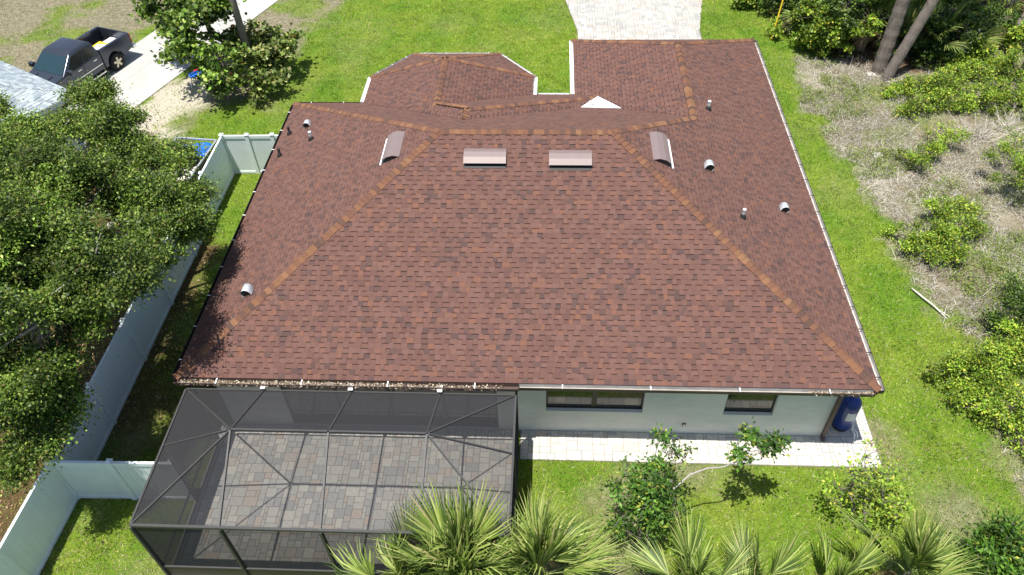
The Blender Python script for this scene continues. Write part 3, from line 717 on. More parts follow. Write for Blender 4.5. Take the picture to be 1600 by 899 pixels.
# ------------------------------------------------------------------ vinyl fences
def vinyl_fence(a, b_, npan, label, z=1.83, ends=(1, 1)):
    a, b_ = Vector(a), Vector(b_); rz = math.atan2((b_-a).y, (b_-a).x); root = empty('vinyl_fence', a, label, 'fence', rz=rz); Ln = (b_-a).length; st = Ln/npan
    pm = MB(); pm.box(-.064, .064, -.064, .064, -.03, z+.04); pm = pm.mesh('post'); cm = MB(); cm.box(-.078, .078, -.078, .078, z+.041, z+.06)
    cm.add([(-.07, -.07, z+.06), (.07, -.07, z+.06), (.07, .07, z+.06), (-.07, .07, z+.06), (0, 0, z+.11)], [(0, 1, 4), (1, 2, 4), (2, 3, 4), (3, 0, 4)]); cm = cm.mesh('post_cap')
    k = MB(); L2 = st-.128; npl = 12
    for i in range(npl):
        w = L2/npl; k.box(i*w+.004, (i+1)*w-.004, -.016, .016, .14, z-.13)
    k.box(0, L2, -.010, .010, .141, z-.131); k = k.mesh('panel'); r1 = MB(); r1.box(0, L2, -.035, .035, z-.13, z-.0); r1 = r1.mesh('top_rail'); r2 = MB(); r2.box(0, L2, -.035, .035, .02, .14); r2 = r2.mesh('bottom_rail')
    for i in range(npan+1):
        if (i == 0 and not ends[0]) or (i == npan and not ends[1]): continue
        p = obj('post', pm, M['vinyl'], root, (i*st, 0, 0)); obj('post_cap', cm, M['vinyl'], p)
    for i in range(npan):
        x = i*st+.064
        obj('panel', k, M['vinyl'], root, (x, 0, 0)); obj('top_rail', r1, M['vinyl'], root, (x, 0, 0)); obj('bottom_rail', r2, M['vinyl'], root, (x, 0, 0))
    return root
vinyl_fence((-3.05, 12.61, 0), (-3.05, -1.90, 0), 6, 'long white vinyl privacy fence along the left side yard beneath the oak')
vinyl_fence((-3.05, 12.61, 0), (-.06, 12.66, 0), 3, 'short white vinyl fence closing the side yard by the front corner', ends=(0, 1))
vinyl_fence((-3.05, -1.90, 0), (CX0-.14, -1.86, 0), 2, 'white vinyl fence between the side fence and the screen enclosure', ends=(0, 1))
vinyl_fence((-3.05, -1.90, 0), (-3.3, -9.2, 0), 3, 'white vinyl fence run at the lower left beside the rear lawn', ends=(0, 1))

# ------------------------------------------------------------------ neighbour house
nroot = empty('neighbour_house', (-13, 12, 0), 'neighbouring house with pale grey shingled roof beside the concrete driveway', 'house')
NL = -Vector((-13, 12, 0))
c0 = Vector(gp(0, 95, 3.0)); c1 = Vector(gp(108, 141, 3.0)); du = (c1-c0).normalized(); dd = Vector((du.y, -du.x, 0))
if dd.y > 0: dd = -dd
c1 = c1+du*.35; cA = c0-du*9; Ldn = 10.0
cB = c1+dd*Ldn; cD = cA+dd*Ldn; rp = .36; hw = Ldn/2
r1 = c1+dd*hw-du*hw+Vector((0, 0, hw*rp)); r2 = cA+dd*hw+du*hw+Vector((0, 0, hw*rp))
NP = [[c1, cA, r2, r1], [cB, c1, r1], [cD, cB, r1, r2], [cA, cD, r2]]
NPAL = [lin(*q) for q in ((150, 159, 162), (162, 170, 172), (140, 150, 155), (128, 139, 146))]
dk = MB(); stm = MB()
for k, poly in enumerate(NP):
    o, u, v, n = plane_frame(poly, k); q = [Vector(p)-n*.012 for p in poly]; dk.add(q, [tuple(range(len(q)))])
    p2 = [((Vector(p)-o).dot(u), (Vector(p)-o).dot(v)) for p in poly]; vm = max(q_[1] for q_ in p2); y = 0
    while y < vm-.02:
        for a, b_ in spans(p2, min(y+.07, vm-.005)):
            x = a
            while x < b_-.02:
                w = random.choice((.16, .22, .3)); w = b_-x if b_-x < w+.06 else w
                tab_mesh(stm, o+u*x+v*y, u, v, n, w-.003, .147, random.choice((.008, .013)), random.choice(NPAL), random.random() < .3); x += w
        y += .143
def npart(mb, name, material, parent=None):
    mb.v = [tuple(Vector(p)+NL) for p in mb.v]; return mb.build(name, material, parent or nroot)
nr = npart(dk, 'roof', M['palegrey']); tag(npart(stm, 'shingles', M['shingle'], nr), kind='stuff')
mb = MB(); q = [c1-du*.5+dd*.5, cB-du*.5-dd*.5, cD+du*.5-dd*.5, cA+du*.5+dd*.5]
mb.add([Vector((p.x, p.y, 0)) for p in q]+[Vector((p.x, p.y, 2.8)) for p in q], [(i, (i+1) % 4, (i+1) % 4+4, i+4) for i in range(4)]); npart(mb, 'wall', M['stucco'])
mb = MB(); q = [c1, cB, cD, cA]
for i in range(4):
    a, b_ = q[i], q[(i+1) % 4]; mb.bar(a-Vector((0, 0, .10)), b_-Vector((0, 0, .10)), .03, .17)
npart(mb, 'fascia', M['white'])

# ------------------------------------------------------------------ pickup truck (x forward, rear axle at 0)
hd = math.atan2(-.941, -.337)
rw = Vector((-11.14, 20.91, 0)); hv = Vector((-.337, -.941, 0)); lv = Vector((.941, -.337, 0))
tr = empty('pickup_truck', rw-lv*.93+hv*.10, 'charcoal grey crew cab pickup truck parked on the concrete driveway', 'truck', rz=hd)
def arch(cx, r, z0, n=14, rev=False):
    pts = [(cx+r*math.cos(t_), .42+r*math.sin(t_)) for t_ in [math.pi*i/n for i in range(n+1)]]
    return [p for p in pts if p[1] >= z0]
R_ = .50
front = [(.72, .45)]+[(3.07, .45)]+[(3.57-R_*math.cos(math.pi*i/12), .45+R_*math.sin(math.pi*i/12)) for i in range(13)][0:]+[(4.45, .5), (4.52, .7), (4.48, 1.02), (4.3, 1.13), (2.75, 1.24), (.72, 1.26)]
mb = MB(); mb.prism(front, -.98, .98, 'y'); body = bevel(mb.build('body', M['truck'], tr), .07, 3)
for s_ in (-1, 1):
    side = [(-1.22, .62), (-1.22, 1.33), (.70, 1.35), (.70, .46), (.52, .46)]+[(R_*math.cos(math.pi*i/12), .46+R_*math.sin(math.pi*i/12)) for i in range(13)]+[(-.55, .5)]
    mb = MB(); mb.prism(side, s_*.99, s_*.84, 'y'); bevel(mb.build('bed_side', M['truck'], tr), .03, 2)
mb = MB(); mb.box(-1.2, .7, -.84, .84, .60, .68); mb.build('bed_floor', M['plastic'], tr)
mb = MB(); mb.box(.64, .70, -.84, .84, .68, 1.34); mb.build('bed_front', M['truck'], tr)
mb = MB(); mb.box(-1.24, -1.17, -.835, .835, .66, 1.32); tg = bevel(mb.build('tailgate', M['truck'], tr), .02)
mb = MB(); mb.box(-1.265, -1.24, -.12, .12, 1.08, 1.16); mb.build('handle', M['plastic'], tg)
mb = MB(); mb.box(-1.42, -1.2, -.98, .98, .5, .68); bevel(mb.build('rear_bumper', M['chrome'], tr), .03)
mb = MB(); mb.box(4.42, 4.62, -.97, .97, .45, .72); bevel(mb.build('front_bumper', M['chrome'], tr), .04)
mb = MB(); mb.box(4.46, 4.545, -.6, .6, .74, 1.04); mb.build('grille', M['plastic'], tr)
for s_ in (-1, 1):
    mb = MB(); mb.box(4.36, 4.53, s_*.79-.17, s_*.79+.17, .86, 1.03); bevel(mb.build('headlight', M['palegrey'], tr), .03)
    mb = MB(); mb.box(-1.26, -1.17, s_*.92-.07, s_*.92+.07, .82, 1.26); bevel(mb.build('tail_light', M['red'], tr), .015)
# cab
def cabring(z, x0, x1, y): return [(x0, -y, z), (x1, -y, z), (x1, y, z), (x0, y, z)]
mb = MB(); st = [(1.22, .72, 2.98, .965), (1.80, .84, 2.18, .80), (1.905, .98, 1.98, .70), (1.93, 1.2, 1.8, .5)]
V_ = []; 
for z, a, b_, y in st: V_ += cabring(z, a, b_, y)
fs = [(i*4+j, i*4+(j+1) % 4, i*4+4+(j+1) % 4, i*4+4+j) for i in range(3) for j in range(4)]+[(12, 13, 14, 15)]
mb.add(V_, fs); cab = bevel(mb.build('cab', M['truck'], tr, True), .05, 3)
def lerp(a, b_, t_): return Vector(a)*(1-t_)+Vector(b_)*t_
def glass_panel(q, inset, name, material, off=.012):
    q = [Vector(p) for p in q]; n = (q[1]-q[0]).cross(q[3]-q[0]).normalized(); ctr = sum(q, Vector())/4
    if n.dot(ctr-Vector((1.8, 0, 1.2))) < 0: n = -n
    def P_(u_, w_): return lerp(lerp(q[0], q[1], u_), lerp(q[3], q[2], u_), w_)
    (u0, u1, w0, w1) = inset
    c_ = [P_(u0, w0), P_(u1, w0), P_(u1, w1), P_(u0, w1)]
    mb = MB(); mb.add([p-n*.03 for p in c_]+[p+n*off for p in c_], [(0, 1, 2, 3), (4, 5, 6, 7), (0, 1, 5, 4), (1, 2, 6, 5), (2, 3, 7, 6), (3, 0, 4, 7)])
    return mb.build(name, material, tr)
lo, hi = cabring(*(st[0][0], st[0][1], st[0][2], st[0][3])), cabring(*(st[1][0], st[1][1], st[1][2], st[1][3]))
glass_panel([lo[1], lo[2], hi[2], hi[1]], (.05, .95, .06, .94), 'windscreen', M['wind'])
glass_panel([lo[3], lo[0], hi[0], hi[3]], (.08, .92, .1, .9), 'rear_window', M['glass'])
for a, b_, c_, d_ in ((lo[0], lo[1], hi[1], hi[0]), (lo[3], lo[2], hi[2], hi[3])):
    glass_panel([a, b_, c_, d_], (.07, .44, .12, .9), 'side_window', M['glass']); glass_panel([a, b_, c_, d_], (.48, .90, .12, .9), 'side_window', M['glass'])
for s_ in (-1, 1):
    for x in (1.02, 1.98):
        mb = MB(); mb.box(x, x+.2, s_*.985-.015, s_*.985+.015, 1.06, 1.095); mb.build('door_handle', M['chrome'], tr)
    mb = MB(); mb.box(.8, 2.9, s_*.985-.008, s_*.985+.008, .74, .775); mb.build('side_trim', M['chrome'], tr)
    mb = MB(); mb.bar((.85, s_*1.03, .4), (2.95, s_*1.03, .4), .12, .05); mb.build('running_board', M['chrome'], tr)
    for x in (.735, 1.80, 2.82):
        mb = MB(); mb.box(x-.008, x+.008, s_*.981-.004, s_*.981+.004, .52, 1.2); mb.build('door_gap', M['plastic'], tr)
    mb = MB(); mb.box(2.58, 2.78, s_*1.16-.14, s_*1.16+.14, 1.2, 1.42); mo = bevel(mb.build('mirror', M['truck'], tr), .04)
    mb = MB(); mb.bar((2.7, s_*.93, 1.24), (2.68, s_*1.05, 1.27), .06, .05); mb.build('mirror_arm', M['plastic'], mo)
    mb = MB(); mb.bar((3.1, s_*.42, 1.235), (4.1, s_*.45, 1.165), .10, .03); bevel(mb.build('hood_crease', M['truck'], tr), .012)
    for x in (0, 3.57):
        mb = MB(); yy = s_*.90
        mb.lathe([(.24, -.13), (.37, -.135), (.405, -.10), (.41, 0), (.405, .10), (.37, .135), (.24, .13)], (x, yy, .41), 26, axis='y'); wh = mb.build('wheel', M['black'], tr, True)
        rm = MB(); yo = yy+s_*.10
        rm.lathe([(.275, -.02), (.275, .03), (.24, .03), (.235, -.01)], (x, yo, .41), 26, axis='y')
        for q_ in range(5):
            t_ = 2*math.pi*q_/5+.3; rm.bar((x, yo+s_*.02, .41), (x+.25*math.cos(t_), yo+s_*.02, .41+.25*math.sin(t_)), .105, .03, upv=(0, 1, 0))
        rm.lathe([(.07, -.03), (.07, .035), (.02, .045)], (x, yo, .41), 14, axis='y'); rm.build('rim', M['rim'], wh)
        mb = MB(); mb.lathe([(.46, -.12), (.46, .06)], (x, s_*.80, .46), 24, axis='y'); mb.build('wheel_well', M['black'], tr)
TM = Matrix.Translation(tr.location) @ Matrix.Rotation(hd, 4, 'Z')
def bedthing(name, mb, material, label, cat):
    o = mb.build(name, material); mw = TM.copy(); o.location = mw @ Vector((0, 0, 0)); o.rotation_euler.z = hd; return tag(o, label, cat)
mb = MB(); mb.box(-.5, .05, -.3, .3, .96, 1.0); mb.box(-.45, 0, -.25, .25, .70, .96); bedthing('yellow_board', bevel(mb.build('x', M['yellow']), .02) and mb, M['yellow'], 'yellow plastic sheet leaning inside the bed of the pickup truck', 'board')
bpy.data.objects.remove(bpy.data.objects['x'])
mb = MB(); mb.box(-.25, .55, .12, .72, .682, .98); mb.bar((-.3, .1, 1.0), (.6, .45, 1.0), .62, .03); bedthing('grey_crate', mb, M['palegrey'], 'pale grey box with a lid in the pickup bed behind the cab', 'box')
mb = MB(); mb.box(-1.1, -.62, -.2, .35, .682, .9); mb.box(-1.12, -.6, -.22, .37, .90, .93); bedthing('white_cooler', mb, M['white'], 'white cooler in the pickup bed near the tailgate', 'cooler')

# ------------------------------------------------------------------ pole, guy wire, tank, trailer, small things
pb = Vector(gp(403, 134)); pb.z = 0
mb = MB(); mb.tube([(0, 0, -.1), (-.02, .03, 4), (-.03, .05, 9)], [.17, .155, .13], 14); tag(mb.build('utility_pole', M['wood'], None, True, pb), 'weathered grey wooden pole rising out of the dark bushes by the driveway', 'pole')
gb = Vector(gp(1205, 62)); gt = gb+Vector((.9, 1.5, 6.5))
gw = empty('guy_wire', gb, 'thin guy wire with yellow plastic guard at the lawn edge by the garage', 'guy wire')
mb = MB(); mb.tube([Vector((0, 0, 0)), (gt-gb)*.62], .035, 8); mb.build('guard', M['yellow'], gw); mb = MB(); mb.tube([(gt-gb)*.62, gt-gb], .008, 6); mb.build('wire', M['galv'], gw)
tk = empty('water_tank', (18.12, .95, .03), 'blue pressure tank with a white label behind the rear corner downspout', 'tank')
mb = MB(); mb.lathe([(.22, .0), (.24, .05), (.24, .12)], n=28); mb.build('base', M['plastic'], tk, True)
mb = MB(); mb.lathe([(.20, .12), (.27, .15), (.275, .2), (.275, 1.1), (.26, 1.2), (.2, 1.29), (.1, 1.33), (.02, 1.335)], n=32); mb.build('shell', M['blue'], tk, True)
mb = MB(); n_ = 8
Vl = [(.279*math.cos(t_), .279*math.sin(t_), z) for z in (.6, .95) for t_ in [math.radians(-112+52*i/n_) for i in range(n_+1)]]
mb.add(Vl, [(i, i+1, i+n_+2, i+n_+1) for i in range(n_)]); mb.build('label_sticker', M['palegrey'], tk, True)
mb = MB(); mb.tube([(.25, -.2, .14), (.34, -.32, .16), (.36, -.4, .08), (.36, -.42, .02)], .02, 8); mb.tube([(.22, -.22, .13), (.27, -.38, .15), (.27, -.46, .02)], .02, 8); mb.tube([(.25, -.2, .14), (.25, -.1, .6), (.1, -.02, .75)], .018, 8); mb.build('pipe', M['white'], tk)
mb = MB(); mb.tube([(.0, .1, 1.33), (.0, .12, 1.6), (-.1, .12, 1.9), (-.45, .1, 1.95)], .02, 8); mb.build('hose', M['plastic'], tk)
tl = empty('utility_trailer', (gp(296, 262, .6)[0], gp(296, 262, .6)[1], 0), 'open trailer with a bright blue tarp beyond the white fence', 'trailer', rz=math.radians(-6))
mb = MB(); mb.box(-.85, .85, -1.9, 1.1, .5, .56); mb.build('floor', M['bronze'], tl)
mb = MB()
for a, b_ in (((-.85, -1.9), (-.85, 1.1)), ((.85, -1.9), (.85, 1.1)), ((-.85, 1.1), (.85, 1.1)), ((-.85, -1.9), (.85, -1.9))): mb.bar((*a, 1.2), (*b_, 1.2), .06, .05)
mb.build('top_rail', M['galv'], tl)
for x in (-.85, .85):
    mb = MB(); mb.box(x-.012, x+.012, -1.88, 1.08, .565, 1.17); mb.build('side_panel', M['bronze'], tl)
    mb = MB(); mb.lathe([(.1, -.1), (.3, -.1), (.32, 0), (.3, .1), (.1, .1)], (0, 0, 0), 20, axis='y'); mb.v = [(p[1], p[0], p[2]) for p in mb.v]; w_ = mb.build('wheel', M['black'], tl, True, (x*1.18, -.3, .32))
tq = []; n1, n2 = 14, 12
for j in range(n2+1):
    for i in range(n1+1):
        x = -.72+1.4*i/n1; y = .2+.82*j/n2; tq.append((x, y, 1.02+.05*smooth_noise(x, y, .3, 4)+.06*math.sin(x*3)+(-.12 if i in (0, n1) else 0)))
mb = MB(); mb.add(tq, [(j*(n1+1)+i, j*(n1+1)+i+1, (j+1)*(n1+1)+i+1, (j+1)*(n1+1)+i) for j in range(n2) for i in range(n1)]); mb.build('tarp', M['tarp'], tl, True)
mb = MB(); random.seed(5)
for i in range(34):
    a = Vector((random.uniform(-.6, .6), random.uniform(-1.7, -.1), random.uniform(.6, .95))); d = Vector((random.gauss(0, 1), random.gauss(0, 1), random.gauss(0, .2))).normalized()*random.uniform(.2, .5)
    mb.bar(a-d/2, a+d/2, .12, .05)
mb.build('scrap_load', M['deadwood'], tl)
p0 = Vector(gp(311, 130)); p0.z = 0
ch = empty('folding_chair', p0, 'small tipped blue and red folding chair with white legs under the bushes', 'chair', rz=.5)
mb = MB(); mb.bar((-.3, 0, .45), (.25, .05, .5), .45, .03); mb.build('seat', M['tarp'], ch); mb = MB(); mb.bar((-.05, .22, .52), (.5, .3, .62), .1, .03); mb.build('backrest', M['red'], ch)
for a, b_ in (((.1, -.2, .45), (.28, -.5, .0)), ((.2, .2, .46), (.4, -.1, .0)), ((-.25, -.2, .44), (-.4, -.3, 0))):
    mb = MB(); mb.tube([a, b_], .022, 8); mb.build('leg', M['white'], ch)
pts = [Vector(gp(u, v)) for u, v in ((1424, 453), (1440, 468), (1458, 482), (1470, 492), (1480, 500))]; b0 = pts[0].copy()
mb = MB(); mb.tube([p-b0+Vector((0, 0, .06+.05*math.sin(i))) for i, p in enumerate(pts)], [.035, .035, .03, .025, .015], 7); mb.tube([pts[2]-b0+Vector((0, 0, .08)), pts[2]-b0+Vector((.35, -.5, .1))], [.022, .01], 6)
tag(mb.build('fallen_branch', M['deadwood'], None, True, b0), 'bleached fallen branch lying on the dry ground at the lawn edge', 'branch')

# ------------------------------------------------------------------ vegetation
G_OAK = ([(.10, .17, .02), (.155, .23, .032), (.042, .08, .012), (.26, .32, .065), (.16, .14, .05)], [3.5, 3, 4, 1.5, .5])
G_SHRUB = ([(.14, .24, .02), (.21, .31, .028), (.085, .15, .016), (.33, .38, .045), (.42, .38, .05)], [4, 3, 2, 1.6, .6])
G_GRAPE = ([(.11, .19, .025), (.19, .28, .04), (.045, .085, .014), (.3, .36, .08)], [4, 2.5, 4.5, 1.2])  # extra dark greens put the crown's shaded depth into the leaf colour
G_GRAPE2 = ([(.14, .2, .04), (.24, .28, .08), (.07, .11, .02), (.34, .33, .12), (.35, .14, .07)], [4, 2.5, 4.5, 1.6, .15])
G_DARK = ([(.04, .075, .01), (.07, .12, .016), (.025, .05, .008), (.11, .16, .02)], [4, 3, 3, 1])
G_MAG = ([(.05, .12, .012), (.08, .16, .018), (.035, .08, .01), (.26, .28, .04)], [4, 3, 3, .8])
def foliage(name, lobes, nleaf, L_, W_, pal, seed, label, cat, trunk=None, twigs=40, clump=.35, per=60, group=None, bark='bark', up=.4, shell=.55, flat=.8, sub=5, subr=.42, spread=.95):
    """lobes: (x, y, z, r) ; clumps of leaves near each lobe's surface; trunk: list of (point, radius)"""
    r = np.random.default_rng(seed); lobes = np.array(lobes, float)
    base = Vector(trunk[0][0]) if trunk else Vector((lobes[:, 0].mean(), lobes[:, 1].mean(), 0)); base.z = 0
    root = empty(name, base, label, cat, group)
    main = lobes
    if sub:                                  # each lobe breaks up into several uneven tufts with gaps between them
        sl_ = []; par = []
        for l in lobes:
            for _ in range(sub+int(l[3]*3)):
                d = r.normal(size=3); d /= np.linalg.norm(d); d[2] = abs(d[2])*1.1-.25
                q = l[:3]+d*l[3]*r.uniform(.2, spread); sl_.append((q[0], q[1], max(q[2], .12), l[3]*subr*r.uniform(.4, 1.3))); par.append(l[:3])
        lobes = np.array(sl_)
    wts = lobes[:, 3]**2*r.uniform(.4, 1.3, len(lobes)); wts /= wts.sum(); nc = max(6, nleaf//per)
    li = r.choice(len(lobes), nc, p=wts); d = r.normal(size=(nc, 3)); d /= np.linalg.norm(d, axis=1)[:, None]; d[:, 2] = np.where(d[:, 2] < -.35, -d[:, 2], d[:, 2])
    rad = lobes[li, 3]*(shell+(1.05-shell)*r.random(nc)**.6)
    cc = lobes[li, :3]+d*rad[:, None]*np.array([1, 1, flat]); cc[:, 2] = np.maximum(cc[:, 2], .08)
    ki = r.integers(0, nc, nleaf); off = r.normal(size=(nleaf, 3))*clump*np.array([1, 1, .6])*r.uniform(.5, 1.2, nleaf)[:, None]
    Pc = cc[ki]+off; Pc[:, 2] = np.maximum(Pc[:, 2], .04)
    dirs = off/np.maximum(np.linalg.norm(off, axis=1)[:, None], 1e-6)
    V, Fq = leaf_quads(Pc-np.array(base), L_, W_, up, seed+1, .12, dirs)
    ltint = 1+.28*r.normal(size=(len(lobes), 1)); tint = (1+.16*r.normal(size=(nc, 1)))*ltint[li]; col = pick(pal[0], pal[1], nleaf, seed+2)*np.clip(tint[ki], .55, 1.6)
    obj('crown', np_mesh('crown', V, Fq, np.clip(col, .005, .8)), M['leaf'], root)
    mb = MB(); rr = random.Random(seed)
    if trunk:
        mb.tube([Vector(p)-base for p, _ in trunk], [q for _, q in trunk], 9); top = Vector(trunk[-1][0]); r0 = trunk[-1][1]
    else: top = Vector((base.x, base.y, .1)); r0 = .03
    for l in main:
        c_ = Vector(l[:3]); st_ = top if not trunk else Vector(trunk[rr.randrange(max(1, len(trunk)-2), len(trunk))][0])
        md = (st_+c_)/2+Vector((rr.gauss(0, .15), rr.gauss(0, .15), .12*l[3]))*max(.4, l[3]); mb.tube([st_-base, md-base, c_-base], [r0*.75, r0*.45, r0*.2], 6, cap=False)
    if sub:
        for l, pm_ in zip(lobes, par): mb.tube([Vector(pm_)-base, (Vector(pm_)+Vector(l[:3]))/2-base+Vector((rr.gauss(0, .05), rr.gauss(0, .05), .03)), Vector(l[:3])-base], [max(.014, r0*.22), max(.011, r0*.16), .008], 5, cap=False)
    for i in r.choice(nc, min(twigs, nc), replace=False):
        c_ = Vector(cc[i]); l = Vector(lobes[li[i], :3]); md = (c_+l)/2+Vector((rr.gauss(0, .1), rr.gauss(0, .1), rr.gauss(0, .1)))*.6
        mb.tube([l-base, md-base, c_-base], [max(.012, r0*.2), max(.009, r0*.12), .006], 5, cap=False)
    mb.build('trunk', M[bark], root, True)
    return root
def lob(u, v, z, r): p = gp(u, v, z); return (p[0], p[1], z, r)
oakl = [lob(*q) for q in ((60, 235, 5.0, 1.3), (150, 200, 5.2, 1.25), (205, 255, 5.6, 1.35), (100, 320, 6.2, 1.6), (225, 335, 5.7, 1.4), (285, 330, 5.0, .85), (290, 250, 4.4, .6), (30, 400, 6.3, 1.6), (150, 420, 6.2, 1.5),
                          (225, 425, 5.0, .85), (70, 500, 5.9, 1.35), (150, 515, 4.9, .85), (40, 595, 5.0, 1.05), (95, 600, 4.2, .7), (0, 300, 6, 1.6), (160, 150, 4.6, .55), (200, 190, 4.4, .55), (-70, 450, 6, 1.8), (-70, 260, 6, 1.8), (-50, 600, 5, 1.4), (20, 660, 3.9, .95), (80, 590, 4.6, .8), (30, 740, 3.2, .5), (40, 705, 3.4, .6), (70, 685, 3.6, .65), (115, 640, 3.8, .55), (300, 370, 4.5, .75), (315, 305, 4.5, .6), (-5, 180, 4.6, .8))]
foliage('oak_tree', oakl, 330000, .084, .048, G_OAK, 31, 'large spreading oak tree shading the left side fence', 'tree',
        trunk=[((-6.2, 4.2, -.1), .34), ((-6.0, 4.3, 1.2), .29), ((-5.7, 4.0, 2.4), .25), ((-5.4, 3.8, 3.3), .2)], twigs=420, clump=.19, per=95, bark='greybark', shell=.15, sub=11, subr=.41, up=.2, spread=1.08)
grl = [lob(*q) for q in ((275, 15, 3.0, 1.3), (300, 60, 2.6, 1.2), (340, 30, 3.2, 1.3), (285, 100, 1.6, .7), (345, 90, 2.0, 1.0), (265, 50, 2.2, .8), (325, -20, 3.4, 1.4), (330, 115, 1.2, .6))]
foliage('sea_grape_tree', grl, 6500, .20, .19, G_GRAPE, 41, 'tall green round leaved tree overhanging the concrete driveway', 'tree', trunk=[((*gp(345, 112)[:2], -.1), .12), ((*gp(345, 105)[:2], 1), .1), ((*gp(340, 90)[:2], 1.8), .08)], twigs=90, clump=.26, per=18, spread=1.25, subr=.38, sub=7, up=.15, shell=.1)
gr2 = [lob(*q) for q in ((395, 95, 1.3, .8), (380, 130, .9, .65), (425, 120, .9, .65), (350, 140, .8, .6), (420, 60, 1.6, .8), (440, 80, 1.5, .7), (405, 145, .5, .5), (375, 70, 2.0, .7), (445, 100, .8, .6), (455, 62, 1.4, .4))]
foliage('sea_grape_shrub', gr2, 4200, .20, .19, G_GRAPE2, 42, 'yellow green round leaved shrub at the foot of the wooden pole', 'shrub', twigs=60, clump=.2, per=14, spread=1.2, subr=.4, sub=6, up=.1, shell=.1)
# right-hand side shrubs
def shrub(spec, n, L_, W_, pal, seed, label, name='shrub', **kw):
    return foliage(name, [lob(*q) for q in spec], n, L_, W_, pal, seed, label, 'shrub', twigs=kw.pop('twigs', 25), clump=kw.pop('clump', .15), per=kw.pop('per', 24), group='shrubs on the rough ground', spread=kw.pop('spread', 1.65), subr=kw.pop('subr', .26), sub=kw.pop('sub', 13), flat=.75, shell=.0, up=.2, **kw)
shrub([(1430, 375, .4, .55), (1475, 365, .55, .6), (1515, 355, .5, .5), (1450, 400, .3, .4), (1490, 395, .3, .45), (1460, 335, .4, .45), (1500, 320, .35, .35)], 12000, .08, .045, G_SHRUB, 51, 'broad low shrub in the middle of the rough ground right of the lawn')
shrub([(1490, 580, .4, .45), (1525, 570, .6, .55), (1550, 550, .7, .5), (1505, 610, .3, .4), (1560, 600, .4, .45), (1590, 545, .6, .55)], 12000, .08, .045, G_SHRUB, 52, 'bright yellow green shrub at the right edge of the picture beside the lawn')
shrub([(1540, 640, .3, .45), (1575, 660, .3, .5), (1600, 640, .5, .6), (1595, 690, .2, .4)], 5500, .08, .045, G_SHRUB, 53, 'low green shrub below the bright shrub at the right picture edge')
shrub([(1590, 260, 1.0, .8), (1605, 290, .8, .8), (1610, 230, 1, .8)], 5500, .08, .045, G_SHRUB, 54, 'upright green shrub cut by the right edge above the pale brush')
shrub([(1420, 245, .35, .55), (1450, 230, .4, .6), (1480, 215, .4, .55), (1440, 265, .3, .4)], 5000, .075, .04, G_SHRUB, 55, 'sparse low shrub between the straw and the pale brush')
shrub([(1590, 470, .3, .5), (1560, 500, .5, .5), (1600, 505, .6, .6)], 5000, .08, .05, G_DARK, 56, 'dark green shrub behind the bright shrub at the right edge')
wood_specs = [((1440, 170), .6), ((1480, 150), .7), ((1520, 160), .7), ((1560, 150), .8), ((1600, 160), .8), ((1500, 120), .8), ((1545, 110), .9), ((1590, 110), 1.0), ((1460, 135), .6), ((1410, 140), .5)]
for i, ((u, v), r_) in enumerate(wood_specs):
    r_ *= .85
    where = ['lowest shrub on the left', 'second shrub from the left', 'shrub in the middle', 'shrub right of the middle', 'rightmost shrub at the bottom', 'shrub left of the fan palm', 'shrub below the fan palm', 'uppermost shrub at the right edge', 'shrub right of the leaning trunks', 'smallest shrub below the leaning trunks'][i]
    shrub([(u, v, r_*.5, r_), (u+20, v-8, r_*.6, r_*.8), (u-18, v+6, r_*.4, r_*.7)], 3000, .085, .05, G_SHRUB, 60+i, where+' of the sunny green thicket at upper right')
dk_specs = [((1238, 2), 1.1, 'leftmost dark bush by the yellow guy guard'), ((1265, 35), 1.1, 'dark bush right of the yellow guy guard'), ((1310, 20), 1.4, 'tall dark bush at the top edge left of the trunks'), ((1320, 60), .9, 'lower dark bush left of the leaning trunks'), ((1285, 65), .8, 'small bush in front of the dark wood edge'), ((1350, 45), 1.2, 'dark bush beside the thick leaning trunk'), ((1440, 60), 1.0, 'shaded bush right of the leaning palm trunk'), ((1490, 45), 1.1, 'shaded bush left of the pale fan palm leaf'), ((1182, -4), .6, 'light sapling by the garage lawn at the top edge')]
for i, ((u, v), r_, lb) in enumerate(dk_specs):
    shrub([(u, v, r_*.8, r_), (u+14, v-10, r_*1.5, r_*.8), (u-16, v+8, r_*.5, r_*.7)], 5000, .15, .09, G_SHRUB if i in (1, 3, 4, 8) else G_DARK, 80+i, lb)
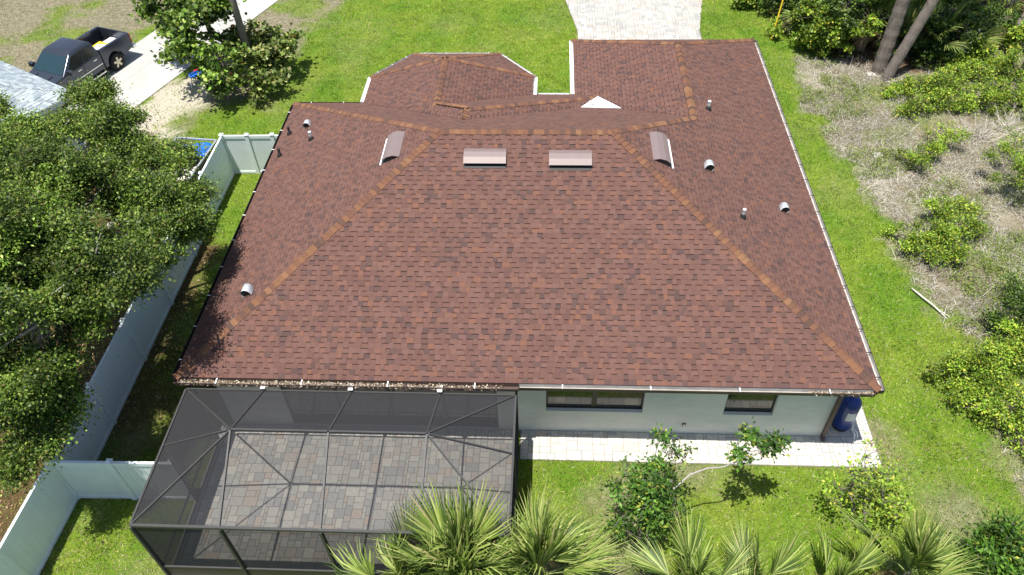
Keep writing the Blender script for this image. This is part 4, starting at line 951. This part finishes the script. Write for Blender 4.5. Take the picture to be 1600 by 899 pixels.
# fan palms
def frond_mesh(rad, npet, seed, nleaf=34, spread=150, droop=.35, dead=False):
    r = random.Random(seed); V_ = []; F_ = []; C_l = []
    pal = [(.15, .22, .04), (.22, .29, .06), (.07, .115, .022), (.32, .37, .11)] if not dead else [(.30, .22, .13), (.38, .30, .18), (.2, .14, .08)]
    def strip(pts, w0, col, nrm):
        k = len(V_); n = len(pts)
        for i, p in enumerate(pts):
            d = (pts[min(i+1, n-1)]-pts[max(i-1, 0)]).normalized(); s_ = d.cross(nrm).normalized(); w = w0*(1-(i/(n-1))**2.2)*(.55+.45*min(1, i/(n*.25)))+.001
            V_.append(p+s_*w); V_.append(p+nrm*w*.7); V_.append(p-s_*w)
        for i in range(n-1):
            for j in (0, 1): F_.append((k+i*3+j, k+i*3+j+1, k+i*3+4+j, k+i*3+3+j)); C_l.append(col)
    X = Vector((1, 0, 0)); org = Vector((npet, 0, 0))
    for i in range(nleaf):
        t_ = (i/(nleaf-1)-.5)*math.radians(spread); ln = rad*(1-.28*(abs(t_)/math.radians(spread/2))**2)*r.uniform(.9, 1.06)
        d = Vector((math.cos(t_), math.sin(t_), .10+.35*abs(math.sin(t_)))).normalized()
        st_ = org+X*(.12*math.cos(t_)); pts = []
        for q in range(6):
            s_ = q/5; dr = droop*rad*(s_**2.6)*r.uniform(.6, 1.3)
            pts.append(st_+d*ln*s_+Vector((0, r.gauss(0, .006), -dr)))
        c_ = r.choice(pal); f_ = r.uniform(.8, 1.2)
        if r.random() < .05: c_ = (.34, .32, .13)
        strip(pts, r.uniform(.022, .036), tuple(x*f_ for x in c_), Vector((0, 0, 1)))
    n = len(F_)
    me_ = bpy.data.meshes.new('frond'); 
    mb = MB(); mb.v = [tuple(p) for p in V_]; mb.f = [list(f) for f in F_]; mb.c = C_l
    mb.tube([(0, 0, 0), (npet*.5, 0, .05), (npet+.15, 0, .0)], [.022, .016, .010], 5, (.25, .30, .10))
    bpy.data.meshes.remove(me_)
    return mb.mesh('frond')
FM = [frond_mesh(1.35, .6, 1, 24, 95, .16), frond_mesh(1.2, .5, 2, 22, 110, .32), frond_mesh(1.5, .65, 3, 26, 85, .1), frond_mesh(1.1, .6, 4, 20, 120, .4)]
DEADF = [frond_mesh(1.0, .6, 9, 20, 100, .75, True), frond_mesh(.9, .5, 10, 18, 80, .9, True)]
def fan_palm(name, pos, h, n, scale, label, seed, r0=.16, tilt=(25, 85), lean=(0, 0)):
    r = random.Random(seed); root = empty(name, (pos[0], pos[1], 0), label, 'palm')
    tp = Vector((lean[0], lean[1], h)); mb = MB(); ns = max(3, int(h*4)); mb.tube([tp*(i/ns)-Vector((0, 0, .1 if i == 0 else 0)) for i in range(ns+1)], [r0*(1.2-.35*i/ns+.06*(i % 2)) for i in range(ns+1)], 12)
    for i in range(int(h*14) if h < 4 else 0):                # old leaf bases around the stem
        t_ = r.random()*6.28; q = tp*(i/(h*14)); mb.bar(q+Vector((math.cos(t_), math.sin(t_), 0))*r0*.8, q+Vector((math.cos(t_), math.sin(t_), .9))*r0*1.35, .05, .03)
    mb.build('trunk', M['bark'], root)
    for i in range(n):
        az = i*2.39996+r.uniform(-.3, .3); f_ = i/(n-1); el_ = math.radians(tilt[1]-(tilt[1]-tilt[0])*f_**1.3+r.uniform(-14, 14))
        mm = Matrix.Translation(tp) @ Matrix.Rotation(az, 4, 'Z') @ Matrix.Rotation(-el_, 4, 'Y') @ Matrix.Rotation(r.uniform(-1.1, 1.1), 4, 'X') @ Matrix.Scale(scale*r.uniform(.85, 1.1), 4)
        o = obj('frond', FM[r.randrange(4)], M['palmleaf'], root); o.matrix_local = mm
    for i in range(3 if h < 4 else 7):         # withered leaves hanging below the crown
        mm = Matrix.Translation(tp-Vector((0, 0, .15))) @ Matrix.Rotation(r.uniform(0, 6.28), 4, 'Z') @ Matrix.Rotation(math.radians(r.uniform(15, 60)), 4, 'Y') @ Matrix.Rotation(r.uniform(-1, 1), 4, 'X') @ Matrix.Scale(scale*r.uniform(.7, 1), 4)
        o = obj('dead_frond', DEADF[r.randrange(2)], M['palmleaf'], root); o.matrix_local = mm
    return root
fan_palm('cabbage_palm', gp(628, 925, 1.7), 1.7, 13, 1.0, 'leftmost fan palm at the bottom edge against the enclosure front', 9, tilt=(0, 85))
fan_palm('cabbage_palm', gp(725, 905, 2.0), 2.0, 28, 1.12, 'big fan palm in the middle of the clump in front of the enclosure', 1, tilt=(0, 85))
fan_palm('cabbage_palm', gp(838, 905, 1.9), 1.9, 26, 1.05, 'fan palm at the right corner of the screen enclosure', 2, tilt=(0, 85))
fan_palm('cabbage_palm', gp(1085, 925, 1.5), 1.4, 10, .9, 'pale fan palm below the dark leafy sapling on the rear lawn', 3, tilt=(5, 85))
fan_palm('cabbage_palm', gp(1180, 930, 1.2), 1.1, 7, .85, 'fan palm at the bottom edge beside a dark shadow on the lawn', 4, tilt=(5, 85))
fan_palm('cabbage_palm', gp(1300, 925, 1.1), 1.0, 7, .85, 'small fan palm at the bottom edge below the thin crooked sapling', 5, tilt=(5, 80))
fan_palm('cabbage_palm', gp(1425, 900, 1.5), 1.4, 12, .95, 'rightmost fan palm on the rear lawn beside a glossy shrub', 6, tilt=(5, 85))
for i, (u, v, lean, h, lb) in enumerate(((1372, 112, (.5, 1.0), 8.5, 'thick palm trunk leaning at the edge of the upper right wood'), (1384, 124, (2.6, 1.5), 8.0, 'thinner palm trunk leaning right across the thick trunk'), (1372, 40, (.3, .5), 9, 'shaded upright palm trunk behind the leaning pair'), (1440, 25, (1.0, 1.0), 9, 'shaded palm trunk at the top edge right of the leaning pair'))):
    fan_palm('tall_palm', gp(u, v), h, 20, 1.25, lb, 20+i, r0=.2 if i != 0 else .26, tilt=(-35, 75), lean=lean)
fan_palm('fan_palm', gp(1570, 30), 1.0, 9, 1.0, 'pale fan palm with a bright drooping leaf at the upper right corner', 30, tilt=(0, 70))
fan_palm('fan_palm', gp(1500, 75), .5, 8, .8, 'small fan palm growing in the shade of the upper right thicket', 31, tilt=(0, 70))
fan_palm('fan_palm', gp(1395, 85), .6, 8, .8, 'young fan palm growing between the two leaning trunks', 32, tilt=(10, 70))
fan_palm('fan_palm', gp(1245, 50), .8, 8, .8, 'fan palm with brown hanging leaves in the dark bushes near the garage', 33, tilt=(-10, 60))
for i, (u, v, lb) in enumerate(((1285, 30, 'shaded fan palm among the dark bushes right of the guy guard'), (1332, 35, 'shaded fan palm in the dark bushes left of the leaning trunks'), (1345, 78, 'low fan palm at the foot of the dark bushes by the trunks'), (1425, 62, 'dark fan palm just right of the leaning palm trunk'), (1475, 52, 'fan palm in deep shade in the middle of the upper right wood'), (1530, 22, 'fan palm at the top edge left of the bright drooping leaf'), (1450, 98, 'low fan palm on the shaded slope below the dark wood'))):
    fan_palm('fan_palm', gp(u, v), 1.0+.25*(i % 3), 12, .95, lb, 340+i, tilt=(-5, 75))
lg = empty('fallen_log', gp(1560, 78), 'dark fallen log lying in the green thicket at upper right', 'log')
mb = MB(); q0 = Vector(gp(1560, 78)); q1 = Vector(gp(1612, 28)); mb.tube([(0, 0, .15), (q1-q0)*.5+Vector((0, 0, .5)), (q1-q0)+Vector((0, 0, .9))], [.16, .22, .26], 10); mb.build('trunk', M['bark'], lg)
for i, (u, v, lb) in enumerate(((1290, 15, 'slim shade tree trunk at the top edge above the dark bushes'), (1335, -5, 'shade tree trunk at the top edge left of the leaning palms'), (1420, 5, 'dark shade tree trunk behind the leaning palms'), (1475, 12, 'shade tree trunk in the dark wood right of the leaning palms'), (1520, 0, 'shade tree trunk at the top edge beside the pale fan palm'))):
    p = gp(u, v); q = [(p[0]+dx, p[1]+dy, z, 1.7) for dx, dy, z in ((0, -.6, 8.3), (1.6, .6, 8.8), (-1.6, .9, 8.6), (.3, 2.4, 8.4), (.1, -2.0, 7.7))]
    foliage('shade_tree', q, 7000, .2, .12, G_DARK, 200+i, lb, 'tree', trunk=[((p[0], p[1], -.1), .2), ((p[0]+.2, p[1], 3), .17), ((p[0]+.1, p[1]+.2, 6.5), .12)], twigs=10, clump=.4, per=30, group='shade trees of the upper right wood')  # unseen crowns overhead are added to shade the wood; trunks stand in view
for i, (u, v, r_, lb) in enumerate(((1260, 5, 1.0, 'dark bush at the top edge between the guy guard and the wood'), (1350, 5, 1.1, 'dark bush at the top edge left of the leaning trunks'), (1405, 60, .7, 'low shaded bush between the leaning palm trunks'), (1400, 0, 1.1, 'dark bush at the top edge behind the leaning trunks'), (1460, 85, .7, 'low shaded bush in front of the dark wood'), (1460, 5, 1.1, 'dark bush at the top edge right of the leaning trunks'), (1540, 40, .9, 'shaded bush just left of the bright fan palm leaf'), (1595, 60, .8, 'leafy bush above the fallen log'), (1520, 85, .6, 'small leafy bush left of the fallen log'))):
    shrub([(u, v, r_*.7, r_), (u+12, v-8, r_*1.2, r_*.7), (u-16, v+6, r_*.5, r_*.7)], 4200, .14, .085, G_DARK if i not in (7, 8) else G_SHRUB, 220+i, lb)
# saplings on the rear lawn
b1 = Vector(gp(990, 862)); s1 = [(*lob(*q)[:3], q[3]*.8) for q in ((1030, 690, 2.6, .22), (1045, 712, 2.5, .26), (1068, 716, 2.4, .16), (1035, 755, 2.2, .35), (1000, 770, 2.0, .42), (985, 800, 1.6, .45), (1020, 800, 1.7, .42), (975, 745, 2.0, .3), (1050, 780, 1.9, .3), (1010, 835, 1.0, .35), (985, 835, .9, .4))]
foliage('leafy_sapling', s1, 2900, .12, .055, G_MAG, 91, 'dark green leafy sapling reaching over the white pavers behind the house', 'tree', trunk=[((b1.x, b1.y, -.05), .05), ((b1.x+.03, b1.y-.1, .9), .04), (tuple(gp(1015, 800, 1.6)), .03)], twigs=60, clump=.14, per=18, spread=2.4, subr=.45)
kk = [Vector(gp(u, v, z)) for u, v, z in ((1055, 762, 2.1), (1078, 742, 2.3), (1105, 732, 2.4), (1130, 730, 2.4), (1160, 718, 2.5), (1205, 700, 2.6))]
s2 = [lob(*q) for q in ((1160, 715, 2.5, .22), (1185, 703, 2.55, .26), (1208, 703, 2.6, .2))]
br = foliage('arching_branch', s2, 800, .13, .065, G_MAG, 92, 'pale arching branch with a leafy tip hanging over the white pavers', 'branch', trunk=[(tuple(gp(1040, 775, 2.0)), .03)]+[(tuple(p), .024-.002*i) for i, p in enumerate(kk)], twigs=20, clump=.12, per=20, bark='greybark', spread=1.7, subr=.5)
b2 = Vector(gp(1330, 815)); s3 = [lob(*q) for q in ((1350, 715, 1.9, .25), (1335, 745, 1.6, .35), (1310, 765, 1.4, .28), (1365, 745, 1.5, .35), (1395, 745, 1.3, .3), (1380, 780, 1.0, .35), (1350, 800, .6, .3), (1360, 690, 1.9, .2), (1305, 790, .9, .2))]
foliage('crooked_sapling', s3, 900, .11, .05, G_SHRUB, 93, 'thin crooked sapling with sparse yellow green leaves at the paver corner', 'tree', trunk=[((b2.x, b2.y, -.05), .035), (tuple(gp(1335, 790, .5)), .03), (tuple(gp(1326, 770, .9)), .024), (tuple(gp(1340, 750, 1.3)), .018)], twigs=60, clump=.2, per=14, spread=1.6, subr=.35)
shrub([(1530, 880, .8, .55), (1570, 860, 1, .6), (1600, 880, 1, .65), (1545, 920, .8, .6), (1510, 905, .5, .4)], 6500, .14, .055, G_MAG, 95, 'glossy green shrub in the lower right corner', name='glossy_shrub', clump=.18)

# ------------------------------------------------------------------ grass, straw and brush
HARD = [FOOT, [(CX0-.08, CY0-.1), (CX1+.08, CY0-.1), (CX1+.08, 1), (CX0-.08, 1)], [(CX1, -.37), (18.9, -.39), (18.9, 9), (WD-OV, 9), (WD-OV, 1), (CX1, 1)], dpl, [tuple((d0+dv*a+dn*b_)[:2]) for a, b_ in ((-5, -.03), (45, -.03), (45, -4.1), (-5, -4.1))]]
n_ = 1500000
# area denser near the camera
gx = RNG.uniform(-24, 34, n_); gy = -6.5+42*RNG.random(n_)**1.25
ok = np.ones(n_, bool)
for hp in HARD: ok &= ~inpoly(gx, gy, hp)
rel = np.stack([gx, gy, np.zeros(n_)], 1)-CAM; dz = rel@FW; uu = 800+F*(rel@RT)/dz; vv = 449.5-F*(rel@UP)/dz
ok &= (uu > -60) & (uu < 1660) & (vv > -40) & (vv < 950)
gx, gy = gx[ok], gy[ok]; dry, sand, lit = cover(gx, gy); r01 = RNG.random(len(gx))
keep = r01 < np.clip(1-.55*dry-.6*sand-.8*lit, .1, 1); gx, gy, dry, sand, lit = [q[keep] for q in (gx, gy, dry, sand, lit)]
n_ = len(gx); th = RNG.uniform(0, 6.283, n_); isdry = RNG.random(n_) < np.clip(dry*.9+.07+.12*(gy < 5)+.12*(smooth_noise(gx, gy, 1.2, 91) > .66), 0, 1)
hgt = RNG.uniform(.03, .085, n_)*(1+.2*isdry)*(.35+1.0*smooth_noise(gx, gy, .28, 31)+.35*smooth_noise(gx, gy, .9, 32)); wd_ = RNG.uniform(.006, .015, n_)*(1-.35*isdry); ln_ = RNG.normal(0, .045, (n_, 2))*(1+.4*isdry[:, None])
bx_, by_ = np.cos(th)*wd_, np.sin(th)*wd_
V = np.empty((n_, 3, 3)); V[:, 0] = np.stack([gx-bx_, gy-by_, np.zeros(n_)], 1); V[:, 1] = np.stack([gx+bx_, gy+by_, np.zeros(n_)], 1); V[:, 2] = np.stack([gx+ln_[:, 0], gy+ln_[:, 1], hgt], 1)
gc = np.array([(.135, .25, .024), (.195, .30, .04), (.06, .135, .012), (.32, .37, .10)]); pt_ = smooth_noise(gx*1.6, gy*.55, 1.3, 41)*.55+smooth_noise(gx, gy, .45, 42)*.25+smooth_noise(gx, gy, 3.5, 43)*.45; pt_ = pt_+.07*np.sin(gx*5.6+2*smooth_noise(gx, gy, 2, 47))*((gx > 18.3) & (gx < 24))+.06*np.sin(gy*4.8+2*smooth_noise(gx, gy, 3, 48))*(gy > 13); yl = np.clip((pt_-.55)*3.6+.35*(gy < 6), -.55, 1)[:, None]
colg = gc[RNG.choice(4, n_, p=[.35, .3, .2, .15])]*(1+yl*np.array([.62, .28, .55]))*(.75+.5*smooth_noise(gx, gy, .33, 45))[:, None]; cold = np.array([(.36, .29, .18), (.26, .2, .12), (.48, .42, .31), (.2, .17, .08)])[RNG.choice(4, n_)]
col = np.where(isdry[:, None], cold, colg)*(1+.15*RNG.normal(size=(n_, 1)))
tag(obj('grass', np_mesh('grass', V.reshape(-1, 3), np.arange(3*n_).reshape(-1, 3), np.clip(col, .01, .8)), M['grass']), 'bright green lawn grass with dry straw patches around the house', 'grass', kind='stuff')
# bleached dead stalks on the rough ground
n_ = 110000; ax = RNG.uniform(20.5, 36, n_); ay = RNG.uniform(-1, 22, n_); dr_, sa_, li_ = cover(ax, ay); k = (dr_ > .4) & (smooth_noise(ax, ay, 1.1, 51) > .3*RNG.random(n_)+.15); ax, ay = ax[k], ay[k]; n_ = len(ax)
pb_ = np.stack([ax, ay, RNG.uniform(.0, .08, n_)], 1); d_ = RNG.normal(size=(n_, 3)); d_[:, 2] = np.abs(d_[:, 2])*.55; d_ /= np.linalg.norm(d_, axis=1)[:, None]; ll = RNG.uniform(.06, .3, n_)[:, None]*(1+1.8*(RNG.random((n_, 1)) < .06))
sd_ = np.cross(d_, [0, 0, 1.]); sd_ /= np.linalg.norm(sd_, axis=1)[:, None]+1e-6; w = RNG.uniform(.003, .007, n_)[:, None]
V = np.stack([pb_-sd_*w, pb_+sd_*w, pb_+d_*ll+sd_*w*.4, pb_+d_*ll-sd_*w*.4], 1).reshape(-1, 3)
cs = np.array([(.42, .39, .35), (.30, .27, .22), (.60, .57, .52), (.10, .08, .06), (.19, .2, .08)])[RNG.choice(5, n_)]*(.7+.6*smooth_noise(ax, ay, 1.4, 53))[:, None]
tag(obj('dead_stalks', np_mesh('dead_stalks', V, np.arange(4*n_).reshape(-1, 4), cs), M['litter']), 'tangle of bleached dead stalks covering the rough ground', 'brush', kind='stuff')
n_ = 15000; ax = RNG.uniform(20.5, 36, n_); ay = RNG.uniform(-1, 21, n_); dr_, sa_, li_ = cover(ax, ay); k = (dr_ > .5) & (smooth_noise(ax, ay, 1.9, 61)*.6+smooth_noise(ax, ay, .6, 63)*.4 > .55); cw = np.stack([ax[k], ay[k]], 1)
cw2 = np.stack([RNG.uniform(-22, -2, 700), RNG.uniform(15, 30, 700)], 1); dr_, sa_, li_ = cover(cw2[:, 0], cw2[:, 1]); cw = np.concatenate([cw, cw2[(dr_ > .5) & (smooth_noise(cw2[:, 0], cw2[:, 1], 1.4, 62) > .5)]])
ok = np.ones(len(cw), bool)
for hp in HARD: ok &= ~inpoly(cw[:, 0], cw[:, 1], hp)
cw = cw[ok]; rp_ = np.repeat(cw, 14, 0)+RNG.normal(0, .11, (len(cw)*14, 2)); Pc = np.concatenate([rp_, RNG.uniform(.02, .3, (len(rp_), 1))*(.35+np.repeat(smooth_noise(cw[:, 0], cw[:, 1], .7, 66), 14)[:, None])], 1)
V, Fq = leaf_quads(Pc, .075, .03, .3, 71)
tag(obj('weeds', np_mesh('weeds', V, Fq, pick([(.13, .2, .025), (.22, .28, .05), (.08, .13, .02), (.3, .27, .1)], [3, 3, 2, 1], len(Pc), 72)), M['leaf']), 'low green weeds scattered over the dry ground', 'weeds', kind='stuff')
# fallen oak leaves
n_ = 9000; ax = RNG.uniform(-13, -1, n_); ay = RNG.uniform(-8, 12, n_); _, _, li_ = cover(ax, ay); k = li_ > .4; Pc = np.stack([ax[k], ay[k], RNG.uniform(.01, .04, k.sum())], 1)
V, Fq = leaf_quads(Pc, .09, .05, .6, 77)
tag(obj('fallen_leaves', np_mesh('fallen_leaves', V, Fq, pick([(.3, .19, .1), (.18, .1, .05), (.42, .32, .2)], [3, 3, 1], len(Pc), 78)), M['litter']), 'brown fallen leaves scattered below the oak', 'leaves', kind='stuff')
# dead bush of bleached twigs and pale rocks
for u, v, lb in ((1530, 215, 'bleached dead bush of bare twigs on the pale brush'), (1575, 205, 'smaller bleached dead bush near the right picture edge')):
    p = gp(u, v); db = empty('dead_bush', (p[0], p[1], 0), lb, 'bush'); mb = MB(); rr = random.Random(int(u))
    for i in range(70):
        t_ = rr.random()*6.28; e = rr.uniform(.2, 1.3); l_ = rr.uniform(.5, 1.15); d = Vector((math.cos(t_)*math.cos(e), math.sin(t_)*math.cos(e), math.sin(e))); a = Vector((rr.gauss(0, .2), rr.gauss(0, .2), 0))
        mb.tube([a, a+d*l_*.6, a+d*l_+Vector((rr.gauss(0, .1), rr.gauss(0, .1), 0))], [.011, .008, .004], 4, cap=False)
    mb.build('twigs', M['deadwood'], db)
for u, v, s_, lb in ((1272, 66, .22, 'pale rock at the foot of the dark bushes'), (1360, 118, .25, 'pale rock left of the leaning trunk bases'), (1370, 245, .3, 'white rock on the straw right of the lawn'), (1190, 98, .2, 'pale rock on the lawn beside the garage eave'), (1465, 168, .25, 'pale rock at the lower edge of the green thicket')):
    rr = random.Random(int(u)); mb = MB(); p = gp(u, v); import bmesh
    bm = bmesh.new(); bmesh.ops.create_icosphere(bm, subdivisions=2, radius=1)
    for q in bm.verts: q.co = Vector((q.co.x*1.2, q.co.y*.8, q.co.z*.5))*s_*.7*rr.uniform(.6, 1.2)
    me = bpy.data.meshes.new('rock'); bm.to_mesh(me); bm.free(); tag(obj('rock', me, M['whitestone'], None, (p[0], p[1], s_*.2)), lb, 'rock', 'pale rocks on the rough ground')
